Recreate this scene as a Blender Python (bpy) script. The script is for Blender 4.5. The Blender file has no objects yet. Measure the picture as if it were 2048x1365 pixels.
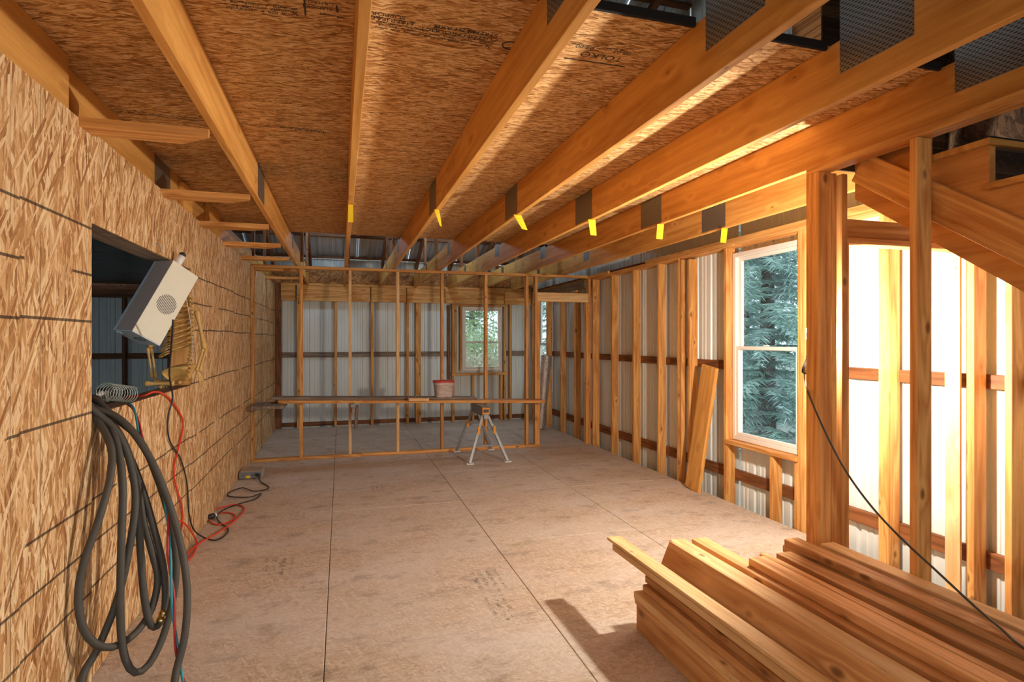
import bpy, bmesh, math, random
from mathutils import Vector, Matrix, Quaternion
R = random.Random(7)
scn = bpy.context.scene
COL = scn.collection

# ------------------------------------------------------------------ camera
F, U0, V0, CH = 1150.0, 682.0, 680.0, 1.55      # focal (px of 2048), vanishing point, eye height
TH = math.atan((1024 - U0) / F); CC, SS = math.cos(TH), math.sin(TH)
cam = bpy.data.cameras.new('camera'); camo = bpy.data.objects.new('camera', cam); COL.objects.link(camo)
cam.sensor_fit = 'HORIZONTAL'; cam.sensor_width = 36.0; cam.lens = 36.0 * F / 2048
cam.shift_y = -(682.5 - V0) / 2048; cam.clip_start = 0.02; cam.clip_end = 300
camo.location = (0, 0, CH); camo.rotation_euler = (math.pi / 2, 0, -TH)
scn.camera = camo

# ------------------------------------------------------------------ light
scn.view_settings.view_transform = 'Standard'; scn.view_settings.look = 'None'
scn.view_settings.gamma = 1.0; scn.view_settings.use_curve_mapping = False
scn.view_settings.exposure = 0.0
scn.cycles.max_bounces = 8; scn.cycles.diffuse_bounces = 4; scn.cycles.glossy_bounces = 3; scn.cycles.transparent_max_bounces = 12
scn.cycles.caustics_reflective = False; scn.cycles.caustics_refractive = False
LAMP_STRENGTH = 4100.0
w = bpy.data.worlds.new('overcast_sky'); scn.world = w; w.use_nodes = True
bg = w.node_tree.nodes['Background']
bg.inputs[0].default_value = (0.74, 0.87, 1.0, 1); bg.inputs[1].default_value = 2.5
def lamp(name, kind, loc, power, color, **k):
    l = bpy.data.lights.new(name, kind); l.energy = power; l.color = color
    for a, v in k.items(): setattr(l, a, v)
    o = bpy.data.objects.new(name, l); o.location = loc; COL.objects.link(o); return o
def aim(o, target):
    o.rotation_euler = (Vector(target) - o.location).to_track_quat('-Z', 'Y').to_euler()
cam_fill = lamp('fill_light', 'AREA', (-0.3, -2.0, 1.9), 15, (1.0, .90, .78), shape='RECTANGLE', size=2.2, size_y=.8)  # added warm fill behind the camera, not a fixture of the building
aim(cam_fill, (0.7, 3.5, 0.3))
for lx in (-.25, 1.62): lamp('loft_fill', 'POINT', (lx, 9.1, 3.42), 27, (.50, .76, 1.0), shadow_soft_size=.15)  # added cool fills that brighten the roof underside, no lamps hang here
lamp('garage_fill', 'POINT', (-4.6, 6.0, 2.2), 16, (.55, .74, 1.0), shadow_soft_size=.3)  # added cool fill for the bay behind the opening

# ------------------------------------------------------------------ pixel helpers (2048 x 1365 frame)
def ray(px, py):
    a = (px - 1024) / F; b = -(py - V0) / F
    return Vector((a * CC + SS, -a * SS + CC, b))
def atD(px, py, D): r = ray(px, py); k = D / r.y; return Vector((r.x * k, D, CH + r.z * k))
def atX(px, py, X): r = ray(px, py); k = X / r.x; return Vector((X, r.y * k, CH + r.z * k))
def atZ(px, py, z): r = ray(px, py); k = (z - CH) / r.z; return Vector((r.x * k, r.y * k, z))

# ------------------------------------------------------------------ material helpers
class NT:
    def __init__(s, name):
        s.m = bpy.data.materials.new(name); s.m.use_nodes = True
        s.t = s.m.node_tree; s.b = s.t.nodes['Principled BSDF']; s.out = s.t.nodes['Material Output']
    def n(s, typ, **k):
        x = s.t.nodes.new(typ)
        for a, v in k.items():
            if a.startswith('_'): x.inputs[a[1:].replace('_', ' ')].default_value = v
            else: setattr(x, a, v)
        return x
    def l(s, a, b): s.t.links.new(a, b)
    def math(s, op, a, b=None, c=None):
        x = s.n('ShaderNodeMath', operation=op)
        for i, v in enumerate((a, b, c)):
            if v is None: continue
            if isinstance(v, (int, float)): x.inputs[i].default_value = v
            else: s.l(v, x.inputs[i])
        return x.outputs[0]
    def ramp(s, val, stops, interp='LINEAR'):
        x = s.n('ShaderNodeValToRGB'); x.color_ramp.interpolation = interp
        e = x.color_ramp.elements
        while len(e) < len(stops): e.new(0.5)
        for q, (p, c) in zip(e, stops): q.position = p; q.color = (*c, 1)
        s.l(val, x.inputs[0]); return x.outputs[0]
    def mix(s, fac, a, b, blend='MIX'):
        x = s.n('ShaderNodeMix', data_type='RGBA', blend_type=blend)
        for i, v in ((0, fac), (6, a), (7, b)):
            if isinstance(v, (int, float)): x.inputs[i].default_value = v
            elif isinstance(v, tuple): x.inputs[i].default_value = (*v, 1)
            else: s.l(v, x.inputs[i])
        return x.outputs[2]
    def coord(s, loc=(0, 0, 0), rot=(0, 0, 0), sc=(1, 1, 1), src=None):
        if src is None:
            src = s.n('ShaderNodeTexCoord').outputs['Object']
        m = s.n('ShaderNodeMapping'); s.l(src, m.inputs[0])
        m.inputs[1].default_value = loc; m.inputs[2].default_value = rot; m.inputs[3].default_value = sc
        return m.outputs[0]
    def noise(s, vec, scale=1, detail=2, rough=.5, dist=0):
        x = s.n('ShaderNodeTexNoise'); s.l(vec, x.inputs['Vector'])
        x.inputs['Scale'].default_value = scale; x.inputs['Detail'].default_value = detail
        x.inputs['Roughness'].default_value = rough; x.inputs['Distortion'].default_value = dist
        return x.outputs['Fac']
    def bump(s, h, strength=.3, dist=.002):
        x = s.n('ShaderNodeBump'); x.inputs['Strength'].default_value = strength; x.inputs['Distance'].default_value = dist
        s.l(h, x.inputs['Height']); s.l(x.outputs[0], s.b.inputs['Normal'])
    def set(s, **k):
        for a, v in k.items():
            s.b.inputs[a.replace('_', ' ')].default_value = (*v, 1) if isinstance(v, tuple) else v
        return s

def srgb(r, g, b):
    f = lambda c: (c / 255 / 12.92) if c / 255 <= .04045 else ((c / 255 + .055) / 1.055) ** 2.4
    return (f(r), f(g), f(b))

def plain(name, col, rough=.5, metal=0.0, var=.06, scale=30):
    t = NT(name); t.set(Roughness=rough, Metallic=metal)
    n = t.noise(t.coord(), scale, 3)
    f = t.math('MULTIPLY_ADD', n, var * 2, 1 - var)
    mx = t.mix(1.0, col, (1, 1, 1), 'MULTIPLY'); t.l(f, mx.node.inputs[7]); t.l(mx, t.b.inputs['Base Color'])
    return t.m

def wood(name, light, dark, knot=.10, rough=.62, var=.2, ring=5.0, axis='x'):
    """sawn softwood: grain along the local X (or Y) axis of each board"""
    t = NT(name); oi = t.n('ShaderNodeObjectInfo')
    tc = t.n('ShaderNodeTexCoord').outputs['Object']
    if axis == 'y':
        sx = t.n('ShaderNodeSeparateXYZ'); t.l(tc, sx.inputs[0]); cx = t.n('ShaderNodeCombineXYZ')
        t.l(sx.outputs[1], cx.inputs[0]); t.l(sx.outputs[0], cx.inputs[1]); t.l(sx.outputs[2], cx.inputs[2]); tc = cx.outputs[0]
    off = t.n('ShaderNodeVectorMath', operation='ADD'); t.l(tc, off.inputs[0])
    cb = t.n('ShaderNodeCombineXYZ')
    for i_, k in enumerate((41.0, 17.3, 23.7)): t.l(t.math('MULTIPLY', oi.outputs['Random'], k), cb.inputs[i_])
    t.l(cb.outputs[0], off.inputs[1]); v = off.outputs[0]
    vo = t.n('ShaderNodeTexVoronoi', feature='F1'); t.l(t.coord(sc=(4.4, 8.5, 8.5), src=v), vo.inputs['Vector']); vo.inputs['Scale'].default_value = 1
    kd = vo.outputs['Distance']
    sep = t.n('ShaderNodeSeparateColor'); t.l(vo.outputs['Color'], sep.inputs[0])
    gate = t.math('GREATER_THAN', sep.outputs[0], .35)
    near = t.math('MULTIPLY', gate, t.math('SUBTRACT', 1.0, t.math('MINIMUM', t.math('MULTIPLY', kd, 2.6), 1.0)))
    big = t.noise(t.coord(sc=(.55, 8, 8), src=v), 1, 2, .5, .5)
    rr = t.math('PINGPONG', t.math('ADD', t.math('MULTIPLY', big, ring * 2.4), t.math('MULTIPLY', near, 1.3)), 1.0)
    fine = t.noise(t.coord(sc=(7, 240, 240), src=v), 1, 3, .65)
    mid = t.noise(t.coord(sc=(1.6, 34, 34), src=v), 1, 4, .6)
    val = t.math('ADD', t.math('ADD', t.math('MULTIPLY', rr, .30), t.math('MULTIPLY', fine, .42)), t.math('MULTIPLY', mid, .5))
    mdl = tuple((a * .55 + b * .45) for a, b in zip(light, dark))
    col = t.ramp(val, [(.34, dark), (.60, mdl), (.82, light)])
    kn = t.math('MULTIPLY', gate, t.ramp(kd, [(0, (1, 1, 1)), (knot * .75, (.9, .9, .9)), (knot * 1.5, (0, 0, 0))]))
    col = t.mix(t.math('MULTIPLY', kn, .8), col, tuple(c * .30 for c in dark))
    sc_ = t.noise(t.coord(sc=(22, 60, 60), src=v), 1, 2, .6)         # nicks and mill marks
    col = t.mix(t.math('MULTIPLY', t.ramp(sc_, [(.70, (0, 0, 0)), (.78, (1, 1, 1))]), .45), col, tuple(c * .45 for c in dark))
    bl = t.noise(t.coord(sc=(1.5, 4, 4), src=v), 1, 2)
    rv = t.math('MULTIPLY_ADD', oi.outputs['Random'], var, 1 - var * .5)
    bl2 = t.math('MULTIPLY', rv, t.math('MULTIPLY_ADD', bl, .4, .80))
    cm = t.mix(1.0, col, (1, 1, 1), 'MULTIPLY'); t.l(bl2, cm.node.inputs[7])
    t.l(cm, t.b.inputs['Base Color']); t.set(Roughness=rough); t.b.inputs['Specular IOR Level'].default_value = .3
    t.bump(val, .3, .0015)
    return t.m

def osb(name, normal, along, cols, width=.03, length=.16, rough=.7, lines=False, wear=None, spread=.45, contrast=1.0):
    """oriented strand board in world axes; normal / along are axis numbers"""
    t = NT(name); tc = t.n('ShaderNodeTexCoord').outputs['Object']
    across = 3 - normal - along
    nz = t.n('ShaderNodeTexNoise'); t.l(tc, nz.inputs['Vector']); nz.inputs['Scale'].default_value = 40; nz.inputs['Detail'].default_value = 2
    wv = t.n('ShaderNodeVectorMath', operation='MULTIPLY_ADD'); t.l(nz.outputs['Color'], wv.inputs[0])
    wv.inputs[1].default_value = (width * .3,) * 3; t.l(tc, wv.inputs[2]); src = wv.outputs[0]
    def pick(f, a, b): return t.math('ADD', a, t.math('MULTIPLY', f, t.math('SUBTRACT', b, a)))
    v = g = None
    lay = [(-.15, .8, 1.1, 0), (.35, 1.1, .8, .52), (-.55, 1.5, 1.4, .58), (.08, 2.1, 1.9, .6), (.9, 1.3, 1.6, .74)]
    for k, (ang, s1, s2, thr) in enumerate(lay):
        rot = [0, 0, 0]; rot[normal] = ang * spread / .45
        sc = [0, 0, 0]; sc[along] = s1 / length; sc[across] = s2 / width; sc[normal] = .0
        a = t.coord(rot=tuple(rot), loc=(k * 3.1, k * 1.7, k * 2.3), src=src)
        vo = t.n('ShaderNodeTexVoronoi', feature='F1'); t.l(t.coord(sc=tuple(sc), src=a), vo.inputs['Vector']); vo.inputs['Scale'].default_value = 1
        sp = t.n('ShaderNodeSeparateColor'); t.l(vo.outputs['Color'], sp.inputs[0])
        fs = [0, 0, 0]; fs[along] = 2.0 / length; fs[across] = 9.0 / width
        gg = t.noise(t.coord(sc=tuple(fs), src=a), 1, 2, .6)
        if v is None: v, g = sp.outputs[0], gg
        else:
            m = t.math('GREATER_THAN', sp.outputs[1], thr); v = pick(m, v, sp.outputs[0]); g = pick(m, g, gg)
    vv = t.math('ADD', t.math('MULTIPLY', t.math('SUBTRACT', v, .5), .62 * contrast), .5)
    val = t.math('ADD', vv, t.math('MULTIPLY', t.math('SUBTRACT', g, .5), .9 * contrast))
    col = t.ramp(val, [(.10, cols[0]), (.34, cols[1]), (.58, cols[2]), (.86, cols[3])])
    blot = t.noise(t.coord(src=tc), 2.3, 3)
    col = t.mix(t.math('MULTIPLY', t.math('SUBTRACT', blot, .3), .45), col, cols[1])
    dk = t.noise(t.coord(src=tc), 26, 4, .7)
    col = t.mix(t.math('MULTIPLY', t.ramp(dk, [(.63, (0, 0, 0)), (.73, (1, 1, 1))]), .55), col, tuple(c * .55 for c in cols[0]))
    if wear:
        big = t.noise(t.coord(sc=(1, 1.8, 1), src=tc), 1.1, 4, .6)
        col = t.mix(t.math('MULTIPLY', t.ramp(big, [(.38, (0, 0, 0)), (.66, (1, 1, 1))]), .55), col, wear[0])
        sp = t.noise(t.coord(sc=(1, 1.6, 1), src=tc), 3.5, 6, .7)
        col = t.mix(t.math('MULTIPLY', t.ramp(sp, [(.53, (0, 0, 0)), (.70, (1, 1, 1))]), .5), col, wear[1])
        fl_ = t.noise(t.coord(src=tc), 130, 2, .7)
        col = t.mix(t.math('MULTIPLY', t.ramp(fl_, [(.62, (0, 0, 0)), (.72, (1, 1, 1))]), .5), col, wear[1])
    if lines:      # printed layout lines of the panel: thick rows, thin columns
        xyz = t.n('ShaderNodeSeparateXYZ'); t.l(tc, xyz.inputs[0]); Y, Z = xyz.outputs[1], xyz.outputs[2]
        sheet = t.math('FLOOR', t.math('DIVIDE', t.math('SUBTRACT', Y, 3.037), .61))
        jit = t.math('MULTIPLY', t.math('SUBTRACT', t.math('FRACT', t.math('MULTIPLY', sheet, .618)), .5), .014)
        Zs = t.math('ADD', Z, jit); tot = None
        for z in (.41, .61, .81, 1.22, 1.63, 1.84, 2.05):
            q = t.math('LESS_THAN', t.math('ABSOLUTE', t.math('SUBTRACT', Zs, z)), .0055)
            tot = q if tot is None else t.math('MAXIMUM', tot, q)
        brk = t.math('GREATER_THAN', t.noise(t.coord(sc=(0, 1.6, 4), src=tc), 1, 1), .36)
        tot = t.math('MULTIPLY', tot, brk)
        fy = t.math('ABSOLUTE', t.math('SUBTRACT', t.math('FRACT', t.math('DIVIDE', t.math('ADD', Y, 40.0), .2032)), .5))
        th = t.math('LESS_THAN', fy, .013)
        pt = t.math('MULTIPLY', th, t.ramp(t.noise(t.coord(sc=(0, 5, 1.3), src=tc), 1, 2), [(.42, (0, 0, 0)), (.55, (1, 1, 1))]))
        tot = t.math('MAXIMUM', t.math('MULTIPLY', tot, .82), t.math('MULTIPLY', pt, .75))
        col = t.mix(tot, col, (.02, .016, .014))
    t.l(col, t.b.inputs['Base Color']); t.set(Roughness=rough); t.b.inputs['Specular IOR Level'].default_value = .25
    t.bump(val, .35, .002)
    return t.m

M = {}
M['stud'] = wood('sawn_fir_stud', srgb(236, 178, 104), srgb(180, 108, 44), var=.25)
M['joist'] = wood('truss_chord_lumber', srgb(226, 168, 90), srgb(184, 120, 50), var=.15, knot=.05, ring=2.2)
M['joist_y'] = wood('stair_stringer_lumber', srgb(214, 152, 84), srgb(172, 108, 50), var=.1, knot=.05, ring=2.2, axis='y')
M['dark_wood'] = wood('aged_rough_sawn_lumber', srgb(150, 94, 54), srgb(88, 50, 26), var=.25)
M['grey_wood'] = wood('weathered_grey_board', srgb(158, 138, 118), srgb(96, 80, 66), var=.2, knot=.03)
M['stack'] = wood('fresh_pine_lumber', srgb(232, 180, 120), srgb(178, 116, 62), var=.42, knot=.12)
M['pale'] = wood('pale_new_pine', srgb(240, 204, 150), srgb(206, 156, 98), var=.12, knot=.09)
M['wall_osb'] = osb('wall_strand_board', 0, 2, [srgb(138, 84, 46), srgb(192, 144, 92), srgb(220, 178, 126), srgb(246, 222, 178)], .022, .20, lines=True, spread=.30, contrast=1.15)
M['deck_osb'] = osb('floor_deck_strand_board', 2, 0, [srgb(120, 74, 34), srgb(190, 136, 78), srgb(218, 172, 112), srgb(244, 210, 156)], .012, .085, spread=.20, contrast=1.3)
M['floor_osb'] = osb('worn_strand_board_floor', 2, 0, [srgb(132, 104, 80), srgb(190, 166, 142), srgb(210, 190, 168), srgb(234, 222, 206)], .015, .055, rough=.6, contrast=.62,
                     wear=(srgb(218, 208, 200), srgb(104, 82, 66)), spread=.6)
M['attic_osb'] = osb('attic_strand_board', 1, 0, [srgb(90, 52, 26), srgb(150, 94, 48), srgb(176, 118, 66), srgb(204, 150, 92)], .03, .12)
M['stair_osb'] = osb('shade_toned_strand_board', 0, 2, [srgb(36, 24, 16), srgb(62, 44, 30), srgb(80, 58, 40), srgb(100, 76, 54)], .03, .12)  # dark tone stands in for the shade of the unlit stairwell
M['ink'] = plain('black_print_ink', (.03, .025, .02), .7)
M['bone'] = plain('aged_plastic_bone', srgb(206, 164, 92), .5, var=.25, scale=40)
M['hose'] = plain('black_rubber_hose', srgb(74, 70, 62), .62, var=.25, scale=14)
M['black'] = plain('black_plastic', (.02, .02, .022), .45)
M['teal'] = plain('teal_cable_jacket', srgb(40, 150, 165), .45)
M['red'] = plain('red_cable_jacket', srgb(176, 36, 44), .45)
M['orange'] = plain('orange_red_cord_jacket', srgb(226, 66, 36), .45)
M['brass'] = plain('brass_fitting', (.62, .45, .18), .32, .95)
M['casewhite'] = plain('cream_painted_case', srgb(222, 218, 196), .5, var=.04)
M['casegrey'] = plain('taupe_painted_case', srgb(190, 172, 160), .5, var=.05)
M['caseblue'] = plain('pale_blue_case_trim', srgb(206, 216, 222), .5, var=.05)
M['green_mark'] = plain('dark_green_badge_ink', srgb(20, 78, 66), .5)
M['white_plastic'] = plain('white_plastic', srgb(232, 230, 224), .4, var=.03)
M['vinyl'] = plain('white_vinyl_window_frame', srgb(236, 226, 214), .4, var=.03)
M['alu'] = plain('brushed_aluminium', (.24, .24, .24), .45, .6)
M['steel_dark'] = plain('dark_zinc_steel', (.30, .29, .28), .42, .85)
M['greybox'] = plain('grey_metal_case', srgb(190, 180, 170), .45, .3)
M['orange_plastic'] = plain('amber_orange_plastic', srgb(232, 150, 24), .4)
M['yellow'] = plain('yellow_paper_tag', srgb(244, 206, 30), .7, var=.05)
M['red_lid'] = plain('red_plastic_lid', srgb(206, 44, 32), .4)
M['blue_tarp'] = plain('pale_blue_tarpaulin', srgb(120, 170, 205), .5, var=.3, scale=25)
M['felt'] = plain('black_felt_strip', (.012, .012, .014), .9)
M['soil'] = plain('pale_winter_ground', srgb(150, 148, 136), .9, var=.4, scale=1.5)
M['bark'] = plain('grey_brown_bark', srgb(86, 70, 56), .9, var=.3, scale=18)

def plate_mat():
    t = NT('toothed_connector_plate'); t.set(Metallic=.85, Roughness=.42)
    v = t.coord(sc=(1 / .026, 1 / .0105, 1 / .0105))
    xyz = t.n('ShaderNodeSeparateXYZ'); t.l(v, xyz.inputs[0])
    row = t.math('FLOOR', xyz.outputs[2])
    fx = t.math('FRACT', t.math('ADD', xyz.outputs[0], t.math('MULTIPLY', row, .5)))
    fz = t.math('FRACT', xyz.outputs[2])
    a = t.math('LESS_THAN', t.math('ABSOLUTE', t.math('SUBTRACT', fx, .5)), .27)
    b = t.math('LESS_THAN', t.math('ABSOLUTE', t.math('SUBTRACT', fz, .5)), .24)
    s = t.math('MULTIPLY', a, b)
    t.l(t.mix(s, (.25, .225, .19), (.02, .016, .014)), t.b.inputs['Base Color'])
    t.l(t.math('SUBTRACT', .6, t.math('MULTIPLY', s, .55)), t.b.inputs['Metallic'])
    t.bump(t.math('SUBTRACT', 1.0, s), .6, .002)
    return t.m
M['plate'] = plate_mat()
def metal_wall_mat():
    t = NT('white_painted_steel_siding'); t.set(Metallic=0.0, Roughness=.38)
    n = t.noise(t.coord(sc=(2, 2, .6)), 2, 4)
    t.l(t.ramp(n, [(.3, srgb(220, 223, 216)), (.7, srgb(232, 235, 228))]), t.b.inputs['Base Color']); return t.m
M['siding'] = metal_wall_mat()
def roof_mat():
    t = NT('bare_galvalume_roofing'); t.set(Metallic=.5, Roughness=.42)
    n = t.noise(t.coord(sc=(14, .7, .7)), 1, 4)
    t.l(t.ramp(n, [(.3, (.55, .60, .66)), (.7, (.80, .84, .88))]), t.b.inputs['Base Color']); return t.m
M['roof'] = roof_mat()
def glass_mat():
    t = NT('window_glass'); nt = t.t
    tr = t.n('ShaderNodeBsdfTransparent'); tr.inputs[0].default_value = (.93, .97, .97, 1)
    gl = t.n('ShaderNodeBsdfGlossy'); gl.inputs['Roughness'].default_value = .02
    fr = t.n('ShaderNodeFresnel'); fr.inputs[0].default_value = 1.45
    gm = t.n('ShaderNodeNewGeometry')
    mx = t.n('ShaderNodeMixShader'); t.l(t.math('MULTIPLY', fr.outputs[0], t.math('SUBTRACT', 1.0, gm.outputs['Backfacing'])), mx.inputs[0]); t.l(tr.outputs[0], mx.inputs[1]); t.l(gl.outputs[0], mx.inputs[2])
    # light condensation film
    df = t.n('ShaderNodeBsdfTranslucent'); df.inputs[0].default_value = (.9, .95, .97, 1)
    m2 = t.n('ShaderNodeMixShader')
    n = t.noise(t.coord(sc=(1, 1, 1.5)), 3.5, 5, .65)
    t.l(t.math('MULTIPLY', t.ramp(n, [(.35, (0, 0, 0)), (.8, (1, 1, 1))]), .05), m2.inputs[0]); t.l(mx.outputs[0], m2.inputs[1]); t.l(df.outputs[0], m2.inputs[2])
    t.l(m2.outputs[0], t.out.inputs[0]); return t.m
M['glass'] = glass_mat()
def needle_mat(name, a, b):
    t = NT(name); oi = t.n('ShaderNodeObjectInfo')
    n = t.noise(t.coord(), 1.6, 4, .6)
    n2 = t.noise(t.coord(), 14, 2)
    t.l(t.ramp(t.math('ADD', t.math('MULTIPLY', n, .7), t.math('MULTIPLY', n2, .3)), [(.3, a), (.7, b)]), t.b.inputs['Base Color']); t.set(Roughness=.6)
    t.b.inputs['Subsurface Weight'].default_value = 0
    return t.m
M['needles'] = needle_mat('blue_green_needles', srgb(116, 154, 148), srgb(206, 228, 214))
M['leaves'] = needle_mat('dull_green_leaves', srgb(110, 138, 84), srgb(196, 206, 158))
M['straw'] = needle_mat('dry_straw_stems', srgb(150, 138, 104), srgb(214, 204, 172))
def foil_mat():
    t = NT('crinkled_foil_insulation'); t.set(Metallic=.55, Roughness=.38)
    v = t.n('ShaderNodeTexVoronoi', feature='F1'); t.l(t.coord(sc=(1, 1, .6)), v.inputs['Vector']); v.inputs['Scale'].default_value = 55
    n = t.noise(t.coord(), 28, 4, .6)
    t.l(t.ramp(t.math('MULTIPLY_ADD', v.outputs['Distance'], .5, t.math('MULTIPLY', n, .6)), [(.25, srgb(120, 84, 62)), (.55, srgb(196, 180, 168))]), t.b.inputs['Base Color'])
    t.bump(n, 1.0, .012); return t.m
M['foil'] = foil_mat()
def bucket_mat():
    t = NT('translucent_white_bucket_plastic'); t.set(Roughness=.4)
    n = t.noise(t.coord(sc=(3, 3, 6)), 5, 3)
    t.l(t.ramp(n, [(.3, srgb(196, 168, 156)), (.7, srgb(226, 212, 204))]), t.b.inputs['Base Color']); return t.m
M['bucket'] = bucket_mat()
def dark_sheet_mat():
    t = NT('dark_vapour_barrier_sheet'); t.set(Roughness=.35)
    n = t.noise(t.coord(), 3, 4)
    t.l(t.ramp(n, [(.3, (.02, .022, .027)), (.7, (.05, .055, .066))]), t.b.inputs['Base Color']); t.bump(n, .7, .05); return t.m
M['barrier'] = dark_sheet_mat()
def slinky_mat():
    t = NT('clear_green_coil_plastic'); t.set(Roughness=.25); t.b.inputs['Base Color'].default_value = (*srgb(196, 206, 192), 1)
    t.b.inputs['Transmission Weight'].default_value = .1; return t.m
M['coil'] = slinky_mat()
def bulb_mat():
    t = NT('lit_work_lamp_bulb'); t.b.inputs['Emission Color'].default_value = (1, .93, .82, 1)
    t.b.inputs['Emission Strength'].default_value = LAMP_STRENGTH; return t.m
M['bulb'] = bulb_mat()

# ------------------------------------------------------------------ object helpers
def tag(o, label=None, cat=None, group=None, kind=None):
    if label: o['label'] = label
    if cat: o['category'] = cat
    if group: o['group'] = group
    if kind: o['kind'] = kind
    return o
def link(name, me, mat=None, parent=None):
    o = bpy.data.objects.new(name, me); COL.objects.link(o)
    if mat is not None and me is not None:
        if isinstance(mat, str): mat = M[mat]
        if not me.materials: me.materials.append(mat)
        elif me.materials[0] != mat:
            o.material_slots[0].link = 'OBJECT'; o.material_slots[0].material = mat
    if parent is not None: setp(o, parent)
    return o
def empty(name, loc=(0, 0, 0)):
    o = bpy.data.objects.new(name, None); o.empty_display_size = .1; o.matrix_basis = Matrix.Translation(Vector(loc)); COL.objects.link(o)
    return o
def struct(name): return tag(empty(name), kind='structure')
def mesh(name, v, f, smooth=False):
    me = bpy.data.meshes.new(name); me.from_pydata([tuple(a) for a in v], [], f); me.update()
    if smooth:
        for p in me.polygons: p.use_smooth = True
    return me
BOXES = {}
def box_mesh(dx, dy, dz, bev=.0025):
    key = (round(dx, 4), round(dy, 4), round(dz, 4), bev)
    if key in BOXES: return BOXES[key]
    bm = bmesh.new(); bmesh.ops.create_cube(bm, size=1)
    bmesh.ops.scale(bm, vec=(dx, dy, dz), verts=bm.verts)
    b = min(bev, .3 * min(dx, dy, dz))
    if b > 0: bmesh.ops.bevel(bm, geom=bm.edges[:], offset=b, segments=1, affect='EDGES')
    me = bpy.data.meshes.new('box'); bm.to_mesh(me); bm.free(); BOXES[key] = me
    return me
AX = {'x': Matrix.Identity(3), 'y': Matrix(((0, -1, 0), (1, 0, 0), (0, 0, 1))), 'z': Matrix(((0, 0, -1), (0, 1, 0), (1, 0, 0)))}
def bx(name, lo, hi, mat, parent=None, axis=None, bev=.0025):
    """a board between two corners, its grain (local X) along the given axis"""
    lo, hi = Vector(lo), Vector(hi); d = hi - lo
    if axis is None: axis = 'xyz'[max(range(3), key=lambda i: d[i])]
    m = AX[axis]; dd = m.transposed() @ d; dd = Vector((abs(dd.x), abs(dd.y), abs(dd.z)))
    me = box_mesh(*dd, bev)
    if not me.materials: me.materials.append(M[mat])
    o = bpy.data.objects.new(name, me); COL.objects.link(o)
    if me.materials[0] != M[mat]:
        o.material_slots[0].link = 'OBJECT'; o.material_slots[0].material = M[mat]
    mw = m.to_4x4(); mw.translation = (lo + hi) / 2; o.matrix_basis = mw
    if parent is not None: setp(o, parent)
    return o
def worldm(o):
    return o.matrix_basis.copy() if o.parent is None else worldm(o.parent) @ o.matrix_parent_inverse @ o.matrix_basis
def setp(o, parent):
    o.parent = parent; o.matrix_parent_inverse = worldm(parent).inverted()
def beam(name, p0, p1, width, thick, mat, parent=None, side=None, bev=.0025):
    """a board from p0 to p1 (centre line); width lies along `side`"""
    p0, p1 = Vector(p0), Vector(p1); x = (p1 - p0); L = x.length; x.normalize()
    s = Vector(side) if side is not None else Vector((0, 0, 1)).cross(x)
    s = (s - x * s.dot(x)).normalized(); n = x.cross(s)
    me = box_mesh(L, width, thick, bev)
    if not me.materials: me.materials.append(M[mat])
    o = bpy.data.objects.new(name, me); COL.objects.link(o)
    if me.materials[0] != M[mat]:
        o.material_slots[0].link = 'OBJECT'; o.material_slots[0].material = M[mat]
    mw = Matrix((x, s, n)).transposed().to_4x4(); mw.translation = (p0 + p1) / 2; o.matrix_basis = mw
    if parent is not None: setp(o, parent)
    return o
def catmull(pts, step=.02):
    P = [Vector(p) for p in pts]; P = [P[0] * 2 - P[1]] + P + [P[-1] * 2 - P[-2]]
    out = []
    for i in range(1, len(P) - 2):
        a, b, c, d = P[i - 1:i + 3]; n = max(2, int((c - b).length / step))
        for k in range(n):
            t = k / n
            out.append(.5 * ((2 * b) + (c - a) * t + (2 * a - 5 * b + 4 * c - d) * t * t + (3 * b - a - 3 * c + d) * t ** 3))
    out.append(P[-2]); return out
def tube_geo(path, rad, n=8, V=None, Fc=None):
    V = [] if V is None else V; Fc = [] if Fc is None else Fc; base = len(V)
    path = [Vector(p) for p in path]; m = len(path)
    T = [(path[min(i + 1, m - 1)] - path[max(i - 1, 0)]).normalized() for i in range(m)]
    u = T[0].orthogonal().normalized()
    for i in range(m):
        if i:
            q = T[i - 1].rotation_difference(T[i]); u = q @ u; u = (u - T[i] * u.dot(T[i])).normalized()
        w_ = T[i].cross(u); r = rad[i] if isinstance(rad, (list, tuple)) else rad
        for k in range(n):
            a = 2 * math.pi * k / n; V.append(path[i] + (u * math.cos(a) + w_ * math.sin(a)) * r)
    for i in range(m - 1):
        for k in range(n):
            a = base + i * n + k; b = base + i * n + (k + 1) % n
            Fc.append((a, b, b + n, a + n))
    Fc.append(tuple(base + k for k in reversed(range(n)))); Fc.append(tuple(base + (m - 1) * n + k for k in range(n)))
    return V, Fc
def tube(name, pts, rad, mat, parent=None, n=8, step=.02, smooth=True, raw=False):
    path = [Vector(p) for p in pts] if raw else catmull(pts, step)
    if isinstance(rad, (list, tuple)) and not raw:
        k = len(rad); rad = [rad[min(k - 1, int(i / (len(path) - 1) * (k - 1)))] * (1 - (i / (len(path) - 1) * (k - 1)) % 1) + rad[min(k - 1, int(i / (len(path) - 1) * (k - 1)) + 1)] * ((i / (len(path) - 1) * (k - 1)) % 1) for i in range(len(path))]
    V, Fc = tube_geo(path, rad, n)
    me = mesh(name, V, Fc, smooth); me.materials.append(M[mat])
    o = bpy.data.objects.new(name, me); COL.objects.link(o)
    if parent is not None: setp(o, parent)
    return o
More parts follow.
